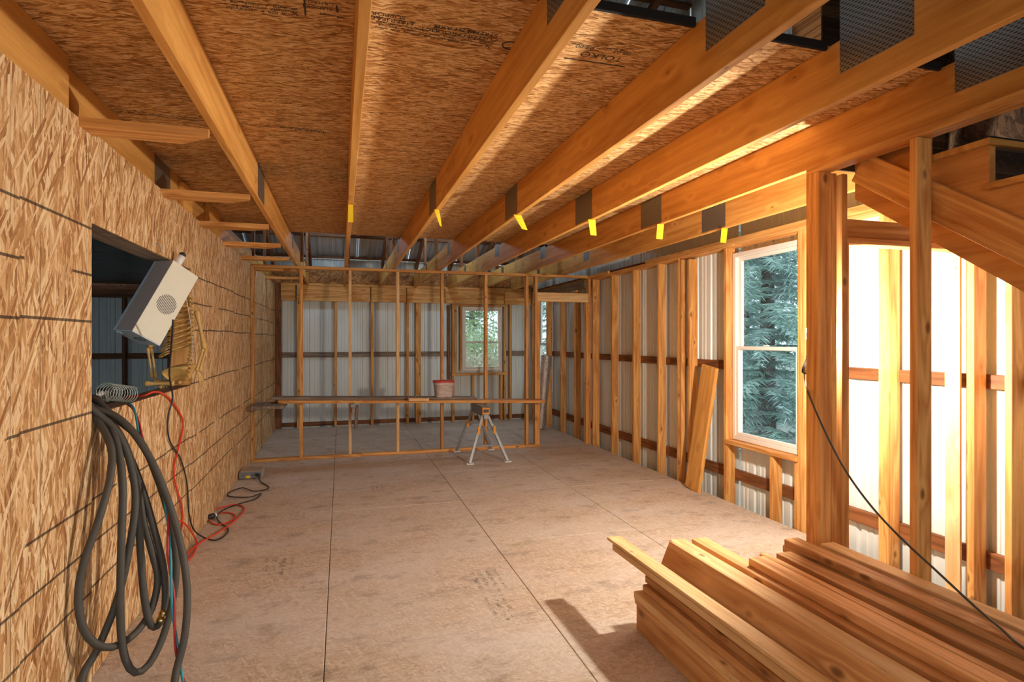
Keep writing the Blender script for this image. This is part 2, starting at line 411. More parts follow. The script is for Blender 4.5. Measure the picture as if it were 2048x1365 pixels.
def lathe(name, prof, mat, parent=None, n=24, base=(0, 0, 0), axis=(0, 0, 1), squash=1.0):
    V, Fc = [], []
    for r, z in prof:
        for k in range(n):
            a = 2 * math.pi * k / n; V.append(Vector((r * math.cos(a), r * squash * math.sin(a), z)))
    for i in range(len(prof) - 1):
        for k in range(n): Fc.append((i * n + k, i * n + (k + 1) % n, (i + 1) * n + (k + 1) % n, (i + 1) * n + k))
    Fc.append(tuple(reversed(range(n)))); Fc.append(tuple((len(prof) - 1) * n + k for k in range(n)))
    q = Vector((0, 0, 1)).rotation_difference(Vector(axis).normalized())
    me = mesh(name, [q @ v + Vector(base) for v in V], Fc, True); me.materials.append(M[mat])
    o = bpy.data.objects.new(name, me); COL.objects.link(o)
    if parent is not None: setp(o, parent)
    return o
def solid(name, v, f, mat, parent=None, smooth=False):
    me = mesh(name, v, f, smooth); me.materials.append(M[mat])
    o = bpy.data.objects.new(name, me); COL.objects.link(o)
    if parent is not None: setp(o, parent)
    return o
def prism(name, poly, vec, mat, parent=None):
    """polygon (list of 3D points) extruded along vec"""
    n = len(poly); A = [Vector(p) for p in poly]; B = [p + Vector(vec) for p in A]
    f = [tuple(range(n)), tuple(reversed(range(n, 2 * n)))] + [((i + 1) % n, i, n + i, n + (i + 1) % n) for i in range(n)]
    me = mesh(name, A + B, f); bm = bmesh.new(); bm.from_mesh(me); bmesh.ops.recalc_face_normals(bm, faces=bm.faces); bm.to_mesh(me); bm.free()
    me.materials.append(M[mat]); o = bpy.data.objects.new(name, me); COL.objects.link(o)
    if parent is not None: setp(o, parent)
    return o
def slab(name, lo, hi, mat, parent=None, bev=.0015):
    """a panel whose texture uses world coordinates (origin left at 0,0,0)"""
    lo, hi = Vector(lo), Vector(hi)
    bm = bmesh.new(); bmesh.ops.create_cube(bm, size=1)
    bmesh.ops.scale(bm, vec=hi - lo, verts=bm.verts); bmesh.ops.translate(bm, vec=(lo + hi) / 2, verts=bm.verts)
    if bev: bmesh.ops.bevel(bm, geom=bm.edges[:], offset=bev, segments=1, affect='EDGES')
    me = bpy.data.meshes.new(name); bm.to_mesh(me); bm.free(); me.materials.append(M[mat])
    o = bpy.data.objects.new(name, me); COL.objects.link(o)
    if parent is not None: setp(o, parent)
    return o
def corrugated(name, a, b, up, nrm, mat, parent, pitch=.2286, h=.019):
    """ribbed steel sheet from a to b (horizontal run), extended by vector up; ribs raised along nrm"""
    a, b, up, nrm = Vector(a), Vector(b), Vector(up), Vector(nrm); L = (b - a).length; d = (b - a) / L
    prof = []; x = 0.0
    cyc = [(0, 0), (.052, 0), (.058, .35), (.070, .35), (.076, 0), (.106, 0), (.112, .35), (.124, .35), (.130, 0), (.172, 0), (.184, 1), (.206, 1), (.218, 0)]
    while x < L - 1e-6:
        for q, z in cyc:
            if x + q < L: prof.append((x + q, z * h))
        x += pitch
    prof.append((L, prof[-1][1]))
    V = []; n = len(prof)
    for q, z in prof: V.append(a + d * q + nrm * z)
    for q, z in prof: V.append(a + d * q + nrm * z + up)
    return solid(name, V, [(i, i + 1, n + i + 1, n + i) for i in range(n - 1)], mat, parent)
def panels(a, b, up, nrm, mat, parent, name='metal_panel', wdt=.9144):
    a, b = Vector(a), Vector(b); L = (b - a).length; k = max(1, round(L / wdt))
    for i in range(k): corrugated(name, a.lerp(b, i / k), a.lerp(b, (i + 1) / k), up, nrm, mat, parent)
def text(name, s, loc, size, parent, spacing=1.0, rot=(0, math.pi, 0)):
    c = bpy.data.curves.new('t', 'FONT'); c.body = s; c.size = size; c.space_character = spacing
    t = bpy.data.objects.new('t', c); COL.objects.link(t)
    dg = bpy.context.evaluated_depsgraph_get(); dg.update()
    me = bpy.data.meshes.new_from_object(t.evaluated_get(dg)); bpy.data.objects.remove(t); bpy.data.curves.remove(c)
    me.materials.clear(); me.materials.append(M['ink'])
    o = bpy.data.objects.new(name, me); COL.objects.link(o); o.location = loc; o.rotation_euler = rot
    o.matrix_basis = Matrix.LocRotScale(Vector(loc), o.rotation_euler, None)
    if parent is not None: setp(o, parent)
    return o

def ink_rows(a, b, rows, pitch, size, z, sign, parent, mat):
    """rows of small unreadable print strokes between two points of a horizontal sheet"""
    a, b = Vector((a.x, a.y, z)), Vector((b.x, b.y, z)); L = (b - a).length; d = (b - a) / L; n = Vector((-d.y, d.x, 0)); V, Fc = [], []
    rr = random.Random(int(a.x * 1000) + rows)
    for r in range(rows):
        x = 0.0
        while x < L - size:
            if rr.random() < .84:
                for q in range(2):
                    w1 = size * rr.uniform(.16, .26); h1 = size * rr.uniform(.5, 1.0); o = a + d * (x + q * size * .42) + n * ((r - (rows - 1) / 2) * pitch + size * rr.uniform(-.1, .25)); k = len(V)
                    V += [o, o + d * w1, o + d * w1 + n * h1 * .8, o + n * h1 * .8]; Fc.append((k, k + 1, k + 2, k + 3) if sign > 0 else (k + 3, k + 2, k + 1, k))
                if rr.random() < .7:
                    o = a + d * x + n * ((r - (rows - 1) / 2) * pitch + size * rr.choice((0, .4, .7))); k = len(V); w1, h1 = size * .6, size * .18
                    V += [o, o + d * w1, o + d * w1 + n * h1, o + n * h1]; Fc.append((k, k + 1, k + 2, k + 3) if sign > 0 else (k + 3, k + 2, k + 1, k))
            x += size * .85
    return solid('stamp_print', V, Fc, mat, parent)

# ================================================================== SETTING
LX, PD, BD, RX = -1.092, 7.872, 10.72, 3.57     # left wall face, partition face, back stud faces, right stud faces
RM, BM = 3.712, 10.862                          # steel skin of right and back wall
JB, JT = 2.512, 2.750                           # joist bottom / top
JX = [-.556 + .622 * k for k in range(7)]

# ---- floor: strand-board sheets with open joints
fl = struct('floor')
rows = [(-1.27, -.078, 4.14), (-.074, 1.111, 2.99), (1.115, 2.311, 4.23), (2.315, RX - .012, 3.2)]
for x0, x1, s in rows:
    d = s - 2.44 * 3
    while d < BD:
        a, b = max(d, -2.4) + .002, min(d + 2.44, BD) - .002
        if b > -2.3: slab('osb_sheet', (max(x0, LX - .1), a, -.019 + R.uniform(-.0006, .0006)), (x1, b, 0), 'floor_osb', fl, .0025)
        d += 2.44
slab('subfloor', (LX - .1, -2.4, -.06), (RX - .03, BD, -.022), 'dark_wood', fl, 0)
def smudge_mat():
    t = NT('faded_stamp_ink'); t.b.inputs['Base Color'].default_value = (.10, .085, .08, 1); t.set(Roughness=.8)
    tr = t.n('ShaderNodeBsdfTransparent'); mx = t.n('ShaderNodeMixShader')
    n = t.noise(t.coord(), 22, 4, .7)
    t.l(t.math('MULTIPLY', t.ramp(n, [(.40, (0, 0, 0)), (.60, (1, 1, 1))]), .5), mx.inputs[0])
    t.l(tr.outputs[0], mx.inputs[1]); t.l(t.b.outputs[0], mx.inputs[2]); t.l(mx.outputs[0], t.out.inputs[0]); return t.m
M['smudge'] = smudge_mat()
sheets = [o for o in fl.children if o.name.startswith('osb_sheet')]
for px, py, sz in ((548, 1150, .062), (575, 1150, .034), (596, 1040, .05), (985, 1180, .055), (1010, 1180, .034), (1020, 1240, .05), (760, 985, .05)):   # worn mill stamps
    p = atZ(px, py, .0012); par = next(o for o in sheets if o.data.vertices and min(v.co.x for v in o.data.vertices) < p.x < max(v.co.x for v in o.data.vertices) and min(v.co.y for v in o.data.vertices) < p.y < max(v.co.y for v in o.data.vertices))
    ink_rows(p, p + Vector((.0, .34, 0)), 3 if sz > .04 else 2, .05, sz * .7, .0008, 1, par, 'smudge')

# ---- left wall: strand board sheets with an opening
wl = struct('wall_left'); T0 = LX - .0115
O0, O1, OZ0, OZ1 = 3.037, 4.93, 1.205, 2.085
WT = 2.507
slab('osb_sheet', (T0, .60, .003), (LX + .011, 1.815, WT), 'wall_osb', wl)
slab('osb_sheet', (T0, 1.819, .003), (LX + .011, O0, WT), 'wall_osb', wl)
slab('osb_sheet', (T0, -2.4, .003), (LX + .011, .597, WT), 'wall_osb', wl)
slab('osb_sheet', (T0, O0 + .002, .003), (LX, 4.255, OZ0), 'wall_osb', wl)
slab('osb_sheet', (T0, 4.258, .003), (LX, O1, OZ0), 'wall_osb', wl)
slab('osb_sheet', (T0, O0 + .002, OZ1), (LX, 4.255, WT), 'wall_osb', wl)
slab('osb_sheet', (T0, 4.258, OZ1), (LX, O1, WT), 'wall_osb', wl)
for a, b in ((O1 + .002, 6.147), (6.15, 7.366), (7.369, 8.585), (8.588, 9.804), (9.807, BD)):
    slab('osb_sheet', (T0, a, .003), (LX, b, WT), 'wall_osb', wl)
for a in (-2.3, -1.2, 0, .6, 1.2, 1.82, 2.4, O0 - .04, O1, 5.5, 6.1, 6.7, 7.3, 7.9, 8.5, 9.1, 9.75, 10.3, 10.68):
    bx('stud', (T0 - .14, a, 0), (T0 - .001, a + .038, WT), 'stud', wl, 'z')
for a in (3.45, 4.06, 4.6):
    bx('stud', (T0 - .14, a, 0), (T0 - .001, a + .038, OZ0 - .04), 'stud', wl, 'z')
    bx('stud', (T0 - .14, a, OZ1 + .19), (T0 - .001, a + .038, WT), 'stud', wl, 'z')
bx('opening_sill', (T0 - .15, O0, OZ0 - .04), (T0 - .001, O1, OZ0 - .002), 'grey_wood', wl, 'y')
bx('opening_header', (T0 - .15, O0, OZ1 + .001), (T0 - .001, O1, OZ1 + .185), 'grey_wood', wl, 'y')
# back skin of that wall, garage side
slab('osb_sheet', (T0 - .155, -2.4, 0), (T0 - .1412, O0, WT), 'wall_osb', wl)
slab('osb_sheet', (T0 - .155, O1 + .04, 0), (T0 - .1412, BD, WT), 'wall_osb', wl)

# ---- right wall: studs, girts, steel skin, two windows
wr = struct('wall_right')
SZ0, SZ1 = -.12, 2.44
for a, z0, z1, n in ((7.80, SZ0, SZ1, 1), (7.18, SZ0, SZ1, 1), (6.572, SZ0, SZ1, 1), (5.975, SZ0, SZ1, 1), (5.35, SZ0, 2.415, 1), (4.74, SZ0, SZ1, 1),
                     (9.10, SZ0, SZ1, 1), (8.49, SZ0, SZ1, 1), (9.79, SZ0, SZ1, 1), (10.60, SZ0, SZ1, 1), (3.02, SZ0, SZ1, 2), (2.468, SZ0, SZ1, 1), (2.268, SZ0, SZ1, 1),
                     (1.66, SZ0, SZ1, 1), (1.05, SZ0, SZ1, 1), (.44, SZ0, SZ1, 1), (-.17, SZ0, SZ1, 1), (-.78, SZ0, SZ1, 1), (-1.4, SZ0, SZ1, 1), (3.755, SZ0, SZ1, 2)):
    for k in range(n): bx('stud', (RX, a + k * .0385, z0), (RM - .04, a + k * .0385 + .038, z1), 'stud', wr, 'z')
bx('stud', (RX - .005, 5.545, SZ0), (RX + .045, 5.583, 2.47), 'stud', wr, 'z')
bx('stud', (RX + .0, 5.50, SZ0), (RX + .06, 5.538, 2.43), 'stud', wr, 'z')
bx('cripple_stud', (RX, 4.115, SZ0), (RM - .04, 4.153, .548), 'stud', wr, 'z')
bx('cripple_stud', (RX, 3.832, SZ0), (RM - .04, 3.87, .548), 'stud', wr, 'z')
bx('window_sill', (RX - .015, 3.832, .549), (RM - .025, 4.739, .587), 'stud', wr, 'y')
for z in (.19, 1.258): bx('girt', (RM - .039, -2.3, z), (RM - .002, 3.80 if z > 1 else 10.7, z + (.085 if z > 1 else .10)), 'dark_wood', wr, 'y')
bx('girt', (RM - .039, 4.78, 1.258), (RM - .002, 9.8, 1.343), 'dark_wood', wr, 'y')
bx('girt', (RM - .039, 10.5, 1.258), (RM - .002, 10.7, 1.343), 'dark_wood', wr, 'y')
bx('top_plate', (RX - .006, -2.3, SZ1 + .001), (RM - .002, 4.6, SZ1 + .039), 'stud', wr, 'y')
bx('top_plate', (RX - .02, 4.61, SZ1 + .001), (RM - .002, 10.7, SZ1 + .039), 'stud', wr, 'y')
bx('top_plate', (RX + .01, -2.3, SZ1 + .04), (RM - .002, 10.7, JB - .002), 'dark_wood', wr, 'y')
bx('ledger_board', (RX - .048, 2.7, 2.452), (RX - .022, 6.2, 2.505), 'stud', wr, 'y')
bx('ledger_board', (RX - .055, 7.2, 2.462), (RX - .022, 7.82, 2.500), 'stud', wr, 'y')
bx('ledger_board', (RX - .048, 8.0, 2.33), (RX - .022, 10.4, 2.45), 'grey_wood', wr, 'y')
W1 = (3.85, 4.735, .59, 2.385); W3 = (9.86, 10.5, .59, 2.385)
def skin(a, b, z0, z1): panels((RM, a, z0), (RM, b, z0), (0, 0, z1 - z0), (1, 0, 0), 'siding', wr)
skin(-2.4, W1[0], -.35, 2.9); skin(W1[1], W3[0], -.35, 2.9); skin(W3[1], BM, -.35, 2.9)
for q in (W1, W3): skin(q[0], q[1], -.35, q[2]); skin(q[0], q[1], q[3], 2.9)
panels((RM + .001, -2.4, 2.85), (RM + .001, BM, 2.85), (0, 0, 3.0), (1, 0, 0), 'siding', wr)

def window(name, y0, y1, z0, z1, axis, at, sign=1, rail=1.47):
    """double-hung vinyl window; axis 'x' sits in the right wall, 'y' in the back wall"""
    wn = struct(name); d0, d1 = at - .075, at + .012
    def P(a0, a1, b0, b1, e0, e1, nm, mat, par):
        lo, hi = ((e0, a0, b0), (e1, a1, b1)) if axis == 'x' else ((a0, e0, b0), (a1, e1, b1))
        return bx(nm, lo, hi, mat, par, bev=.003)
    f = .042
    P(y0, y1, z1 - f, z1, d0, d1, 'window_frame', 'vinyl', wn); P(y0, y1, z0, z0 + f, d0, d1, 'window_frame', 'vinyl', wn)
    P(y0, y0 + f, z0 + f, z1 - f, d0, d1, 'window_frame', 'vinyl', wn); P(y1 - f, y1, z0 + f, z1 - f, d0, d1, 'window_frame', 'vinyl', wn)
    for (b0, b1, e0, e1) in ((rail - .02, z1 - f, at - .035, at - .004), (z0 + f, rail + .02, at - .069, at - .039)):
        a0, a1 = y0 + f + .001, y1 - f - .001; q = .034
        P(a0, a1, b1 - q, b1 - .001, e0, e1, 'sash', 'vinyl', wn); P(a0, a1, b0 + .001, b0 + q, e0, e1, 'sash', 'vinyl', wn)
        P(a0, a0 + q, b0 + q, b1 - q, e0, e1, 'sash', 'vinyl', wn); P(a1 - q, a1, b0 + q, b1 - q, e0, e1, 'sash', 'vinyl', wn)
        P(a0 + q - .003, a1 - q + .003, b0 + q - .003, b1 - q + .003, (e0 + e1) / 2 - .002, (e0 + e1) / 2 + .002, 'pane', 'glass', wn)
    c = (y0 + y1) / 2
    P(c - .03, c + .03, rail + .021, rail + .031, at - .066, at - .044, 'latch', 'white_plastic', wn)
    return wn
window('window_1', W1[0] + .005, W1[1] - .003, W1[2], W1[3], 'x', RM)
window('window_3', W3[0] + .003, W3[1] - .003, W3[2], W3[3], 'x', RM)

# ---- back wall
wb = struct('wall_back')
B2 = (2.214, 3.012, .955, 2.182)
for x in (-.115, .52, 1.158, 3.14, -.74, -1.5, -2.1, -2.75, -3.4, -4.0, -4.6, -5.2):
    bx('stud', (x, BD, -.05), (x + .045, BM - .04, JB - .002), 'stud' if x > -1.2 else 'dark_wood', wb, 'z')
bx('post', (1.33, BD, -.05), (1.425, BM - .04, JB - .002), 'stud', wb, 'z')
bx('post', (-1.085, BD, -.05), (-1.0, BM - .04, 2.53), 'dark_wood', wb, 'z')
for x, z0, z1 in ((2.015, -.05, 2.2), (2.06, .92, 2.2), (2.165, .96, 2.2), (3.03, -.05, 2.2), (2.40, -.05, .865), (2.96, -.05, .865), (1.935, .8, 2.2)):
    bx('stud', (x, BD + .01, z0), (x + .042, BM - .04, z1), 'dark_wood' if x < 2.0 else 'stud', wb, 'z')
bx('window_sill', (2.0, BD - .01, .87), (3.09, BM - .03, .92), 'stud', wb, 'x')
bx('window_head', (2.0, BD + .02, 2.19), (3.09, BM - .04, 2.228), 'stud', wb, 'x')
for a, b in ((-1.0, -.765), (-.735, .505), (.53, 1.15), (1.165, 1.86), (1.87, 3.02), (3.03, 3.56)):
    bx('header_board', (a, BD - .04, 2.232), (b, BD - .002, 2.502), 'stud', wb, 'x')
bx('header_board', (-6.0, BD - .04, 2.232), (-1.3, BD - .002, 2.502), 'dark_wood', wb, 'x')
bx('top_plate', (-1.0, BD - .045, JB - .008), (3.56, BM - .04, JB + .03), 'stud', wb, 'x')
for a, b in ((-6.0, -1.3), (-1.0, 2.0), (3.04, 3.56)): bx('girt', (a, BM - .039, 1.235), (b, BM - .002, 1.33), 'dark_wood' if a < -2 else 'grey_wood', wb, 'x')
bx('base_board', (-1.06, BM - .042, .012), (3.56, BM - .005, .085), 'dark_wood', wb, 'x')
bx('base_board', (-6, BM - .042, .012), (-1.3, BM - .005, .085), 'dark_wood', wb, 'x')
def bskin(a, b, z0, z1): panels((a, BM, z0), (b, BM, z0), (0, 0, z1 - z0), (0, 1, 0), 'siding', wb)
bskin(-6.0, B2[0], -.35, 3.0); bskin(B2[1], RM + .02, -.35, 3.0); bskin(B2[0], B2[1], -.35, B2[2]); bskin(B2[0], B2[1], B2[3], 3.0)
window('window_2', B2[0] + .003, B2[1] - .003, B2[2], B2[3], 'y', BM, rail=1.5)
for k in range(10):      # strand-board heel blocking between the trusses
    x0 = -1.178 - .622 * 2 + .622 * k
    slab('heel_block', (x0 + .022, BD + .02, JB + .031), (x0 + .60, BD + .034, JB + .33), 'attic_osb', wb)

# ---- left garage bay seen through the opening
wg = struct('wall_garage')
panels((-6.0, -2.4, -.2), (-6.0, BM, -.2), (0, 0, 3.2), (-1, 0, 0), 'siding', wg)
slab('garage_floor_slab', (-6.0, -2.4, -.2), (T0 - .2, BM, -.08), 'soil', wg, 0)
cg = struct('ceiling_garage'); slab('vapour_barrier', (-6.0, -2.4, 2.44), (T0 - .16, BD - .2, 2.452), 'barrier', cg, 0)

# ---- partition of light studs
wp = struct('wall_partition'); P1 = PD + .089
for a, b in ((LX + .001, .262), (.264, 2.54), (2.542, 2.772)): bx('bottom_plate', (a, PD, .0005), (b, P1, .038), 'stud', wp, 'x')
bx('top_plate', (LX + .001, PD, 2.466), (3.56, P1, 2.504), 'stud', wp, 'x')
for x in (-1.09, -.512, .096, .716, 1.322, 1.944, 2.553): bx('stud', (x, PD, .0385), (x + .038, P1, 2.4655), 'pale' if x in (.096, .716) else 'stud', wp, 'z')
bx('king_stud', (2.690, PD, .0385), (2.728, P1, 2.4655), 'stud', wp, 'z')
bx('trimmer_stud', (2.729, PD, .0385), (2.767, P1, 2.104), 'stud', wp, 'z')
bx('door_header', (2.729, PD + .002, 2.143), (3.528, PD + .04, 2.238), 'pale', wp, 'x')
bx('door_header_plate', (2.729, PD, 2.105), (3.528, P1, 2.142), 'pale', wp, 'x')
bx('trimmer_stud', (3.49, PD, .0005), (3.528, P1, 2.104), 'stud', wp, 'z')
bx('king_stud', (3.529, PD, .0005), (3.567, P1, 2.4655), 'stud', wp, 'z')

# ---- ceiling: truss bottom chords, deck sheets, plates, blocking
ce = struct('ceiling')
dys = (1.905, 3.124, 4.344, 5.564, 6.83)
for i in range(4):
    cuts = ([-1.2, .066, 2.554], [-1.2, 1.31, 3.7], [-1.2, -.556, 1.932, 3.7], [-1.2, .688, 3.7])[i]
    for a, b in zip(cuts, cuts[1:]):
        s = slab('deck_sheet', (a + .003, dys[i] + .0035, JT + .001), (b - .003, dys[i + 1] - .0035, JT + .019), 'deck_osb', ce)
        if i == 0 and a < 0: d0 = s
        if i == 1 and a < 0: d1 = s
        if i == 0 and 0 < a < 1: d2 = s
prints = [   # mill stamps on the underside, upside down to the viewer: text, pixel where reading starts, size, sheet
    ('TOLKO', (652, 263), .050, d0), ('MADE IN', (664, 17), .025, d0), ('CANADA', (668, 8), .025, d0),
    ('STRENGTH AXIS', (998, 69), .034, d2), ('SUPPORT', (812, 33), .034, d2), ('CUSTOM PRODUCT', (998, 78), .034, d2), ('MANUFACT', (828, 45), .034, d2),
    ('TOLKO', (1248, 116), .056, d2), ('08-03', (1264, 106), .034, d2), ('04-00', (1190, 95), .034, d2)]
for s, p, sz, par in prints:
    q = atZ(*p, JT + .0002); text('stamp_print', s, q, sz, par, 1.02)
for a, b, n_, par in (((232, 220), (398, 240), 3, d0), ((484, 247), (550, 254), 2, d0), ((560, 253), (648, 262), 2, d0), ((448, 6), (604, 24), 3, d0), ((640, 25), (704, 38), 1, d0),
                      ((752, 47), (990, 90), 3, d2), ((742, 30), (990, 72), 1, d2), ((1145, 86), (1260, 101), 1, d2)):
    ink_rows(atZ(*a, JT), atZ(*b, JT), n_, .021, .014, JT + .0001, -1, par, 'ink')
for a, b, w_, par in (((609, 2), (611, 31), .006, d0), ((673, 11), (675, 25), .006, d0), ((1128, 116), (1250, 134), .006, d2)):
    a, b = atZ(*a, JT - .0003), atZ(*b, JT - .0003); beam('stamp_line', a, b, w_, .0006, 'ink', par, bev=0)
oc = atZ(1026, 92, JT - .0004)
tube('stamp_ring', [oc + Vector((.045 * math.cos(k / 24 * 6.2832), .032 * math.sin(k / 24 * 6.2832), 0)) for k in range(25)], .0022, 'ink', d2, 4, raw=True)

joists = []
for k, x in enumerate(JX):
    j = bx('joist', (x - .019, 2.63 if k == 6 else -2.3, JB), (x + .019, BD + .015, JT), 'joist', ce, 'y'); joists.append(j)
    side = x + .0192 if x < 0 else x - .0192; e = .0012 if x < 0 else -.0012
    lo, hi = min(side, side + e), max(side, side + e)
    for (a, b, z0, z1) in [q for q in ((4.20, 4.535, JB + .012, JT - .002), (1.52, 1.83, JB + .10, JT + .16), (7.02, 7.2, JB + .10, JT + .02), (9.0, 9.14, JB + .11, JT - .01)) if k < 6 or q[0] > 3]:
        bx('connector_plate', (lo, a, z0), (hi, b, z1), 'plate', j, 'y', bev=0)
# doubled chord over the left wall, stepping back
bx('rim_joist', (LX - .055, -2.3, JB), (LX - .012, 2.87, JT), 'joist', ce, 'y')
rj = bx('rim_joist', (LX - .098, 2.0, JB), (LX - .057, BD, JT), 'joist', ce, 'y')
bx('connector_plate', (LX - .0568, 4.20, JB + .01), (LX - .0556, 4.55, JT - .002), 'plate', rj, 'y', bev=0)
bx('joist', (LX - .055, 5.6, JB), (LX - .016, 6.1, JT), 'joist', ce, 'y')
bx('joist', (LX - .055, 4.75, JB), (LX - .016, 5.0, JB + .2), 'joist', ce, 'y')
for d in (2.90, 4.13, 5.16, 6.16, 7.15, 8.25, 9.35):
    x0, x1 = LX - .09, JX[0] - .021
    prism('blocking', [(x0, d, JB - .039), (x1, d, JB - .039), (x1, d + .02, JB - .039), (x1 - .14, d + .14, JB - .039), (x0, d + .14, JB - .039)], (0, 0, .0375), 'stud', ce)
# black felt strip along the near edge of the deck
for a, b in ((JX[2] + .02, JX[3] - .02), (JX[3] + .02, JX[4] - .02), (JX[4] + .02, JX[5] - .02), (JX[1] + .02, JX[2] - .02), (JX[0] + .02, JX[1] - .02)):
    bx('edge_strip', (a, 1.888, JT - .012), (b, 1.9045, JT + .024), 'felt', ce, 'x')

# ---- roof over the loft
rf = struct('ceiling_roof'); RS, RD = .42, 4.4
RZ = lambda d: 2.98 + (10.95 - d) * RS if d > RD else 2.98 + (10.95 - RD) * RS - (RD - d) * RS
for k in range(11):
    a = -6.0 + k * .9
    corrugated('roof_panel', (a, 11.2, RZ(11.2)), (a + .9, 11.2, RZ(11.2)), (0, RD - 11.2, RZ(RD) - RZ(11.2)), (0, 0, 1), 'roof', rf)
    corrugated('roof_panel', (a, -2.6, RZ(-2.6)), (a + .9, -2.6, RZ(-2.6)), (0, RD + 2.6, RZ(RD) - RZ(-2.6)), (0, 0, 1), 'roof', rf)
for d in (10.75, 10.1, 9.45, 8.8, 8.15, 7.5, 6.85, 6.2, 5.5, 3.3, 2.6, 1.9, 1.2, .5, -.2):
    bx('purlin', (-6, d, RZ(d) - .055), (3.7, d + .038 * 2, RZ(d) - .018), 'dark_wood', rf, 'x')
for x in [JX[0] - .622 * 2, JX[0] - .622] + JX:
    beam('rafter', (x + .04, 10.9, RZ(10.9) - .14), (x + .04, RD, RZ(RD) - .14), .038, .14, 'dark_wood', rf, (1, 0, 0))
    beam('rafter', (x + .04, -2.4, RZ(-2.4) - .14), (x + .04, RD, RZ(RD) - .14), .038, .14, 'dark_wood', rf, (1, 0, 0))
    bx('truss_web', (x + .021, 8.42, JT - .12), (x + .058, 8.51, RZ(8.45) - .2), 'dark_wood', rf, 'z')
    bx('truss_web', (x + .021, 9.6, JT - .12), (x + .058, 9.69, RZ(9.65) - .2), 'dark_wood', rf, 'z')
    if x < 3: bx('truss_web', (x - .019, 1.6, JT + .005), (x + .019, 1.74, RZ(1.6) - .2), 'joist', rf, 'z')
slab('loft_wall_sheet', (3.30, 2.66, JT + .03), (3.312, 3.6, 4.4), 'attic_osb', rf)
slab('stairwell_shade_sheet', (3.535, -.6, 2.49), (3.547, 2.605, 4.6), 'stair_osb', rf)  # dark sheets added where the stairwell lies in shade, hiding the bright siding
slab('stairwell_shade_sheet', (2.60, 2.606, 2.515), (3.547, 2.618, 4.6), 'stair_osb', rf)
bx('loft_wall_stud', (3.255, 2.7, JT + .02), (3.298, 2.74, 4.2), 'dark_wood', rf, 'z')

# ---- stair wall: plate, posts, closet doorway framing, stair
ws = struct('wall_stair')
bx('top_plate', (2.5, -1.5, JB - .040), (2.589, 2.622, JB - .002), 'stud', ws, 'y')
bx('post', (2.5, 2.533, .0005), (2.589, 2.622, JB - .0405), 'stud', ws, 'z')
bx('stud', (2.5, 1.972, .0005), (2.589, 2.01, JB - .0405), 'stud', ws, 'z')
wc = struct('wall_closet')
bx('king_stud', (2.592, 2.535, .0005), (2.628, 2.60, JB - .042), 'stud', wc, 'z')
bx('king_stud', (2.66, 2.53, .0005), (2.698, 2.62, JB - .042), 'stud', wc, 'z')
bx('trimmer_stud', (2.699, 2.535, .0005), (2.715, 2.624, 2.085), 'stud', wc, 'z')
bx('trimmer_stud', (3.55, 2.535, .0005), (3.569, 2.625, 2.085), 'pale', wc, 'z')
bx('king_stud', (3.595, 2.506, -.05), (3.633, 2.53, 2.43), 'stud', wc, 'z')
bx('door_header_plate', (2.70, 2.535, 2.0865), (3.569, 2.624, 2.122), 'stud', wc, 'x')
bx('door_header', (2.70, 2.56, 2.123), (3.569, 2.598, 2.23), 'stud', wc, 'x')

st = empty('staircase', (3.05, 1.5, 0))
tag(st, 'unfinished wooden stair flight with notched stringer descending behind the stud wall', 'stairs')
rise, run = .19, .262
def stringer(x):
    pts = [(x, 2.42, 2.30), (x, 2.42, 2.49)]
    d, z = 2.02, 2.372
    pts += [(x, 2.30, 2.56), (x, d + .01, 2.56), (x, d + .01, z)]
    while z > .1:
        pts += [(x, d - run, z), (x, d - run, z - rise)]; d -= run; z -= rise
    pts[-1] = (x, pts[-1][1], 0); pts += [(x, pts[-1][1] + .28, 0)]
    return prism('stringer', pts, (.038, 0, 0), 'joist_y', st)
stringer(2.63); stringer(3.48)
t0, t1, b0, b1 = atX(1745, 321, 2.592), atX(2048, 461, 2.592), atX(1698, 352, 2.592), atX(2048, 516, 2.592)
c0, c1 = (t0 + b0) / 2, (t1 + b1) / 2; dv = (c1 - c0).normalized()
beam('brace', c0 + Vector((.018, 0, 0)) - dv * .02, c0 + Vector((.018, 0, 0)) + dv * 3.75, .15, .034, 'stud', st, (0, .6, .8))
d, z = 2.02, 2.372
for k in range(12):
    if z < .1: break
    bx('tread', (2.60, d - run - .02, z + .001), (3.52, d - .001, z + .028), 'joist', st, 'x')
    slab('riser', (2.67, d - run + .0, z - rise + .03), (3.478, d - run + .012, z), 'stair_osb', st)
    if k < 3: bx('anti_slip_strip', (2.60, d - run - .023, z + .0285), (3.52, d - run + .1, z + .033), 'felt', st, 'x')
    d -= run; z -= rise


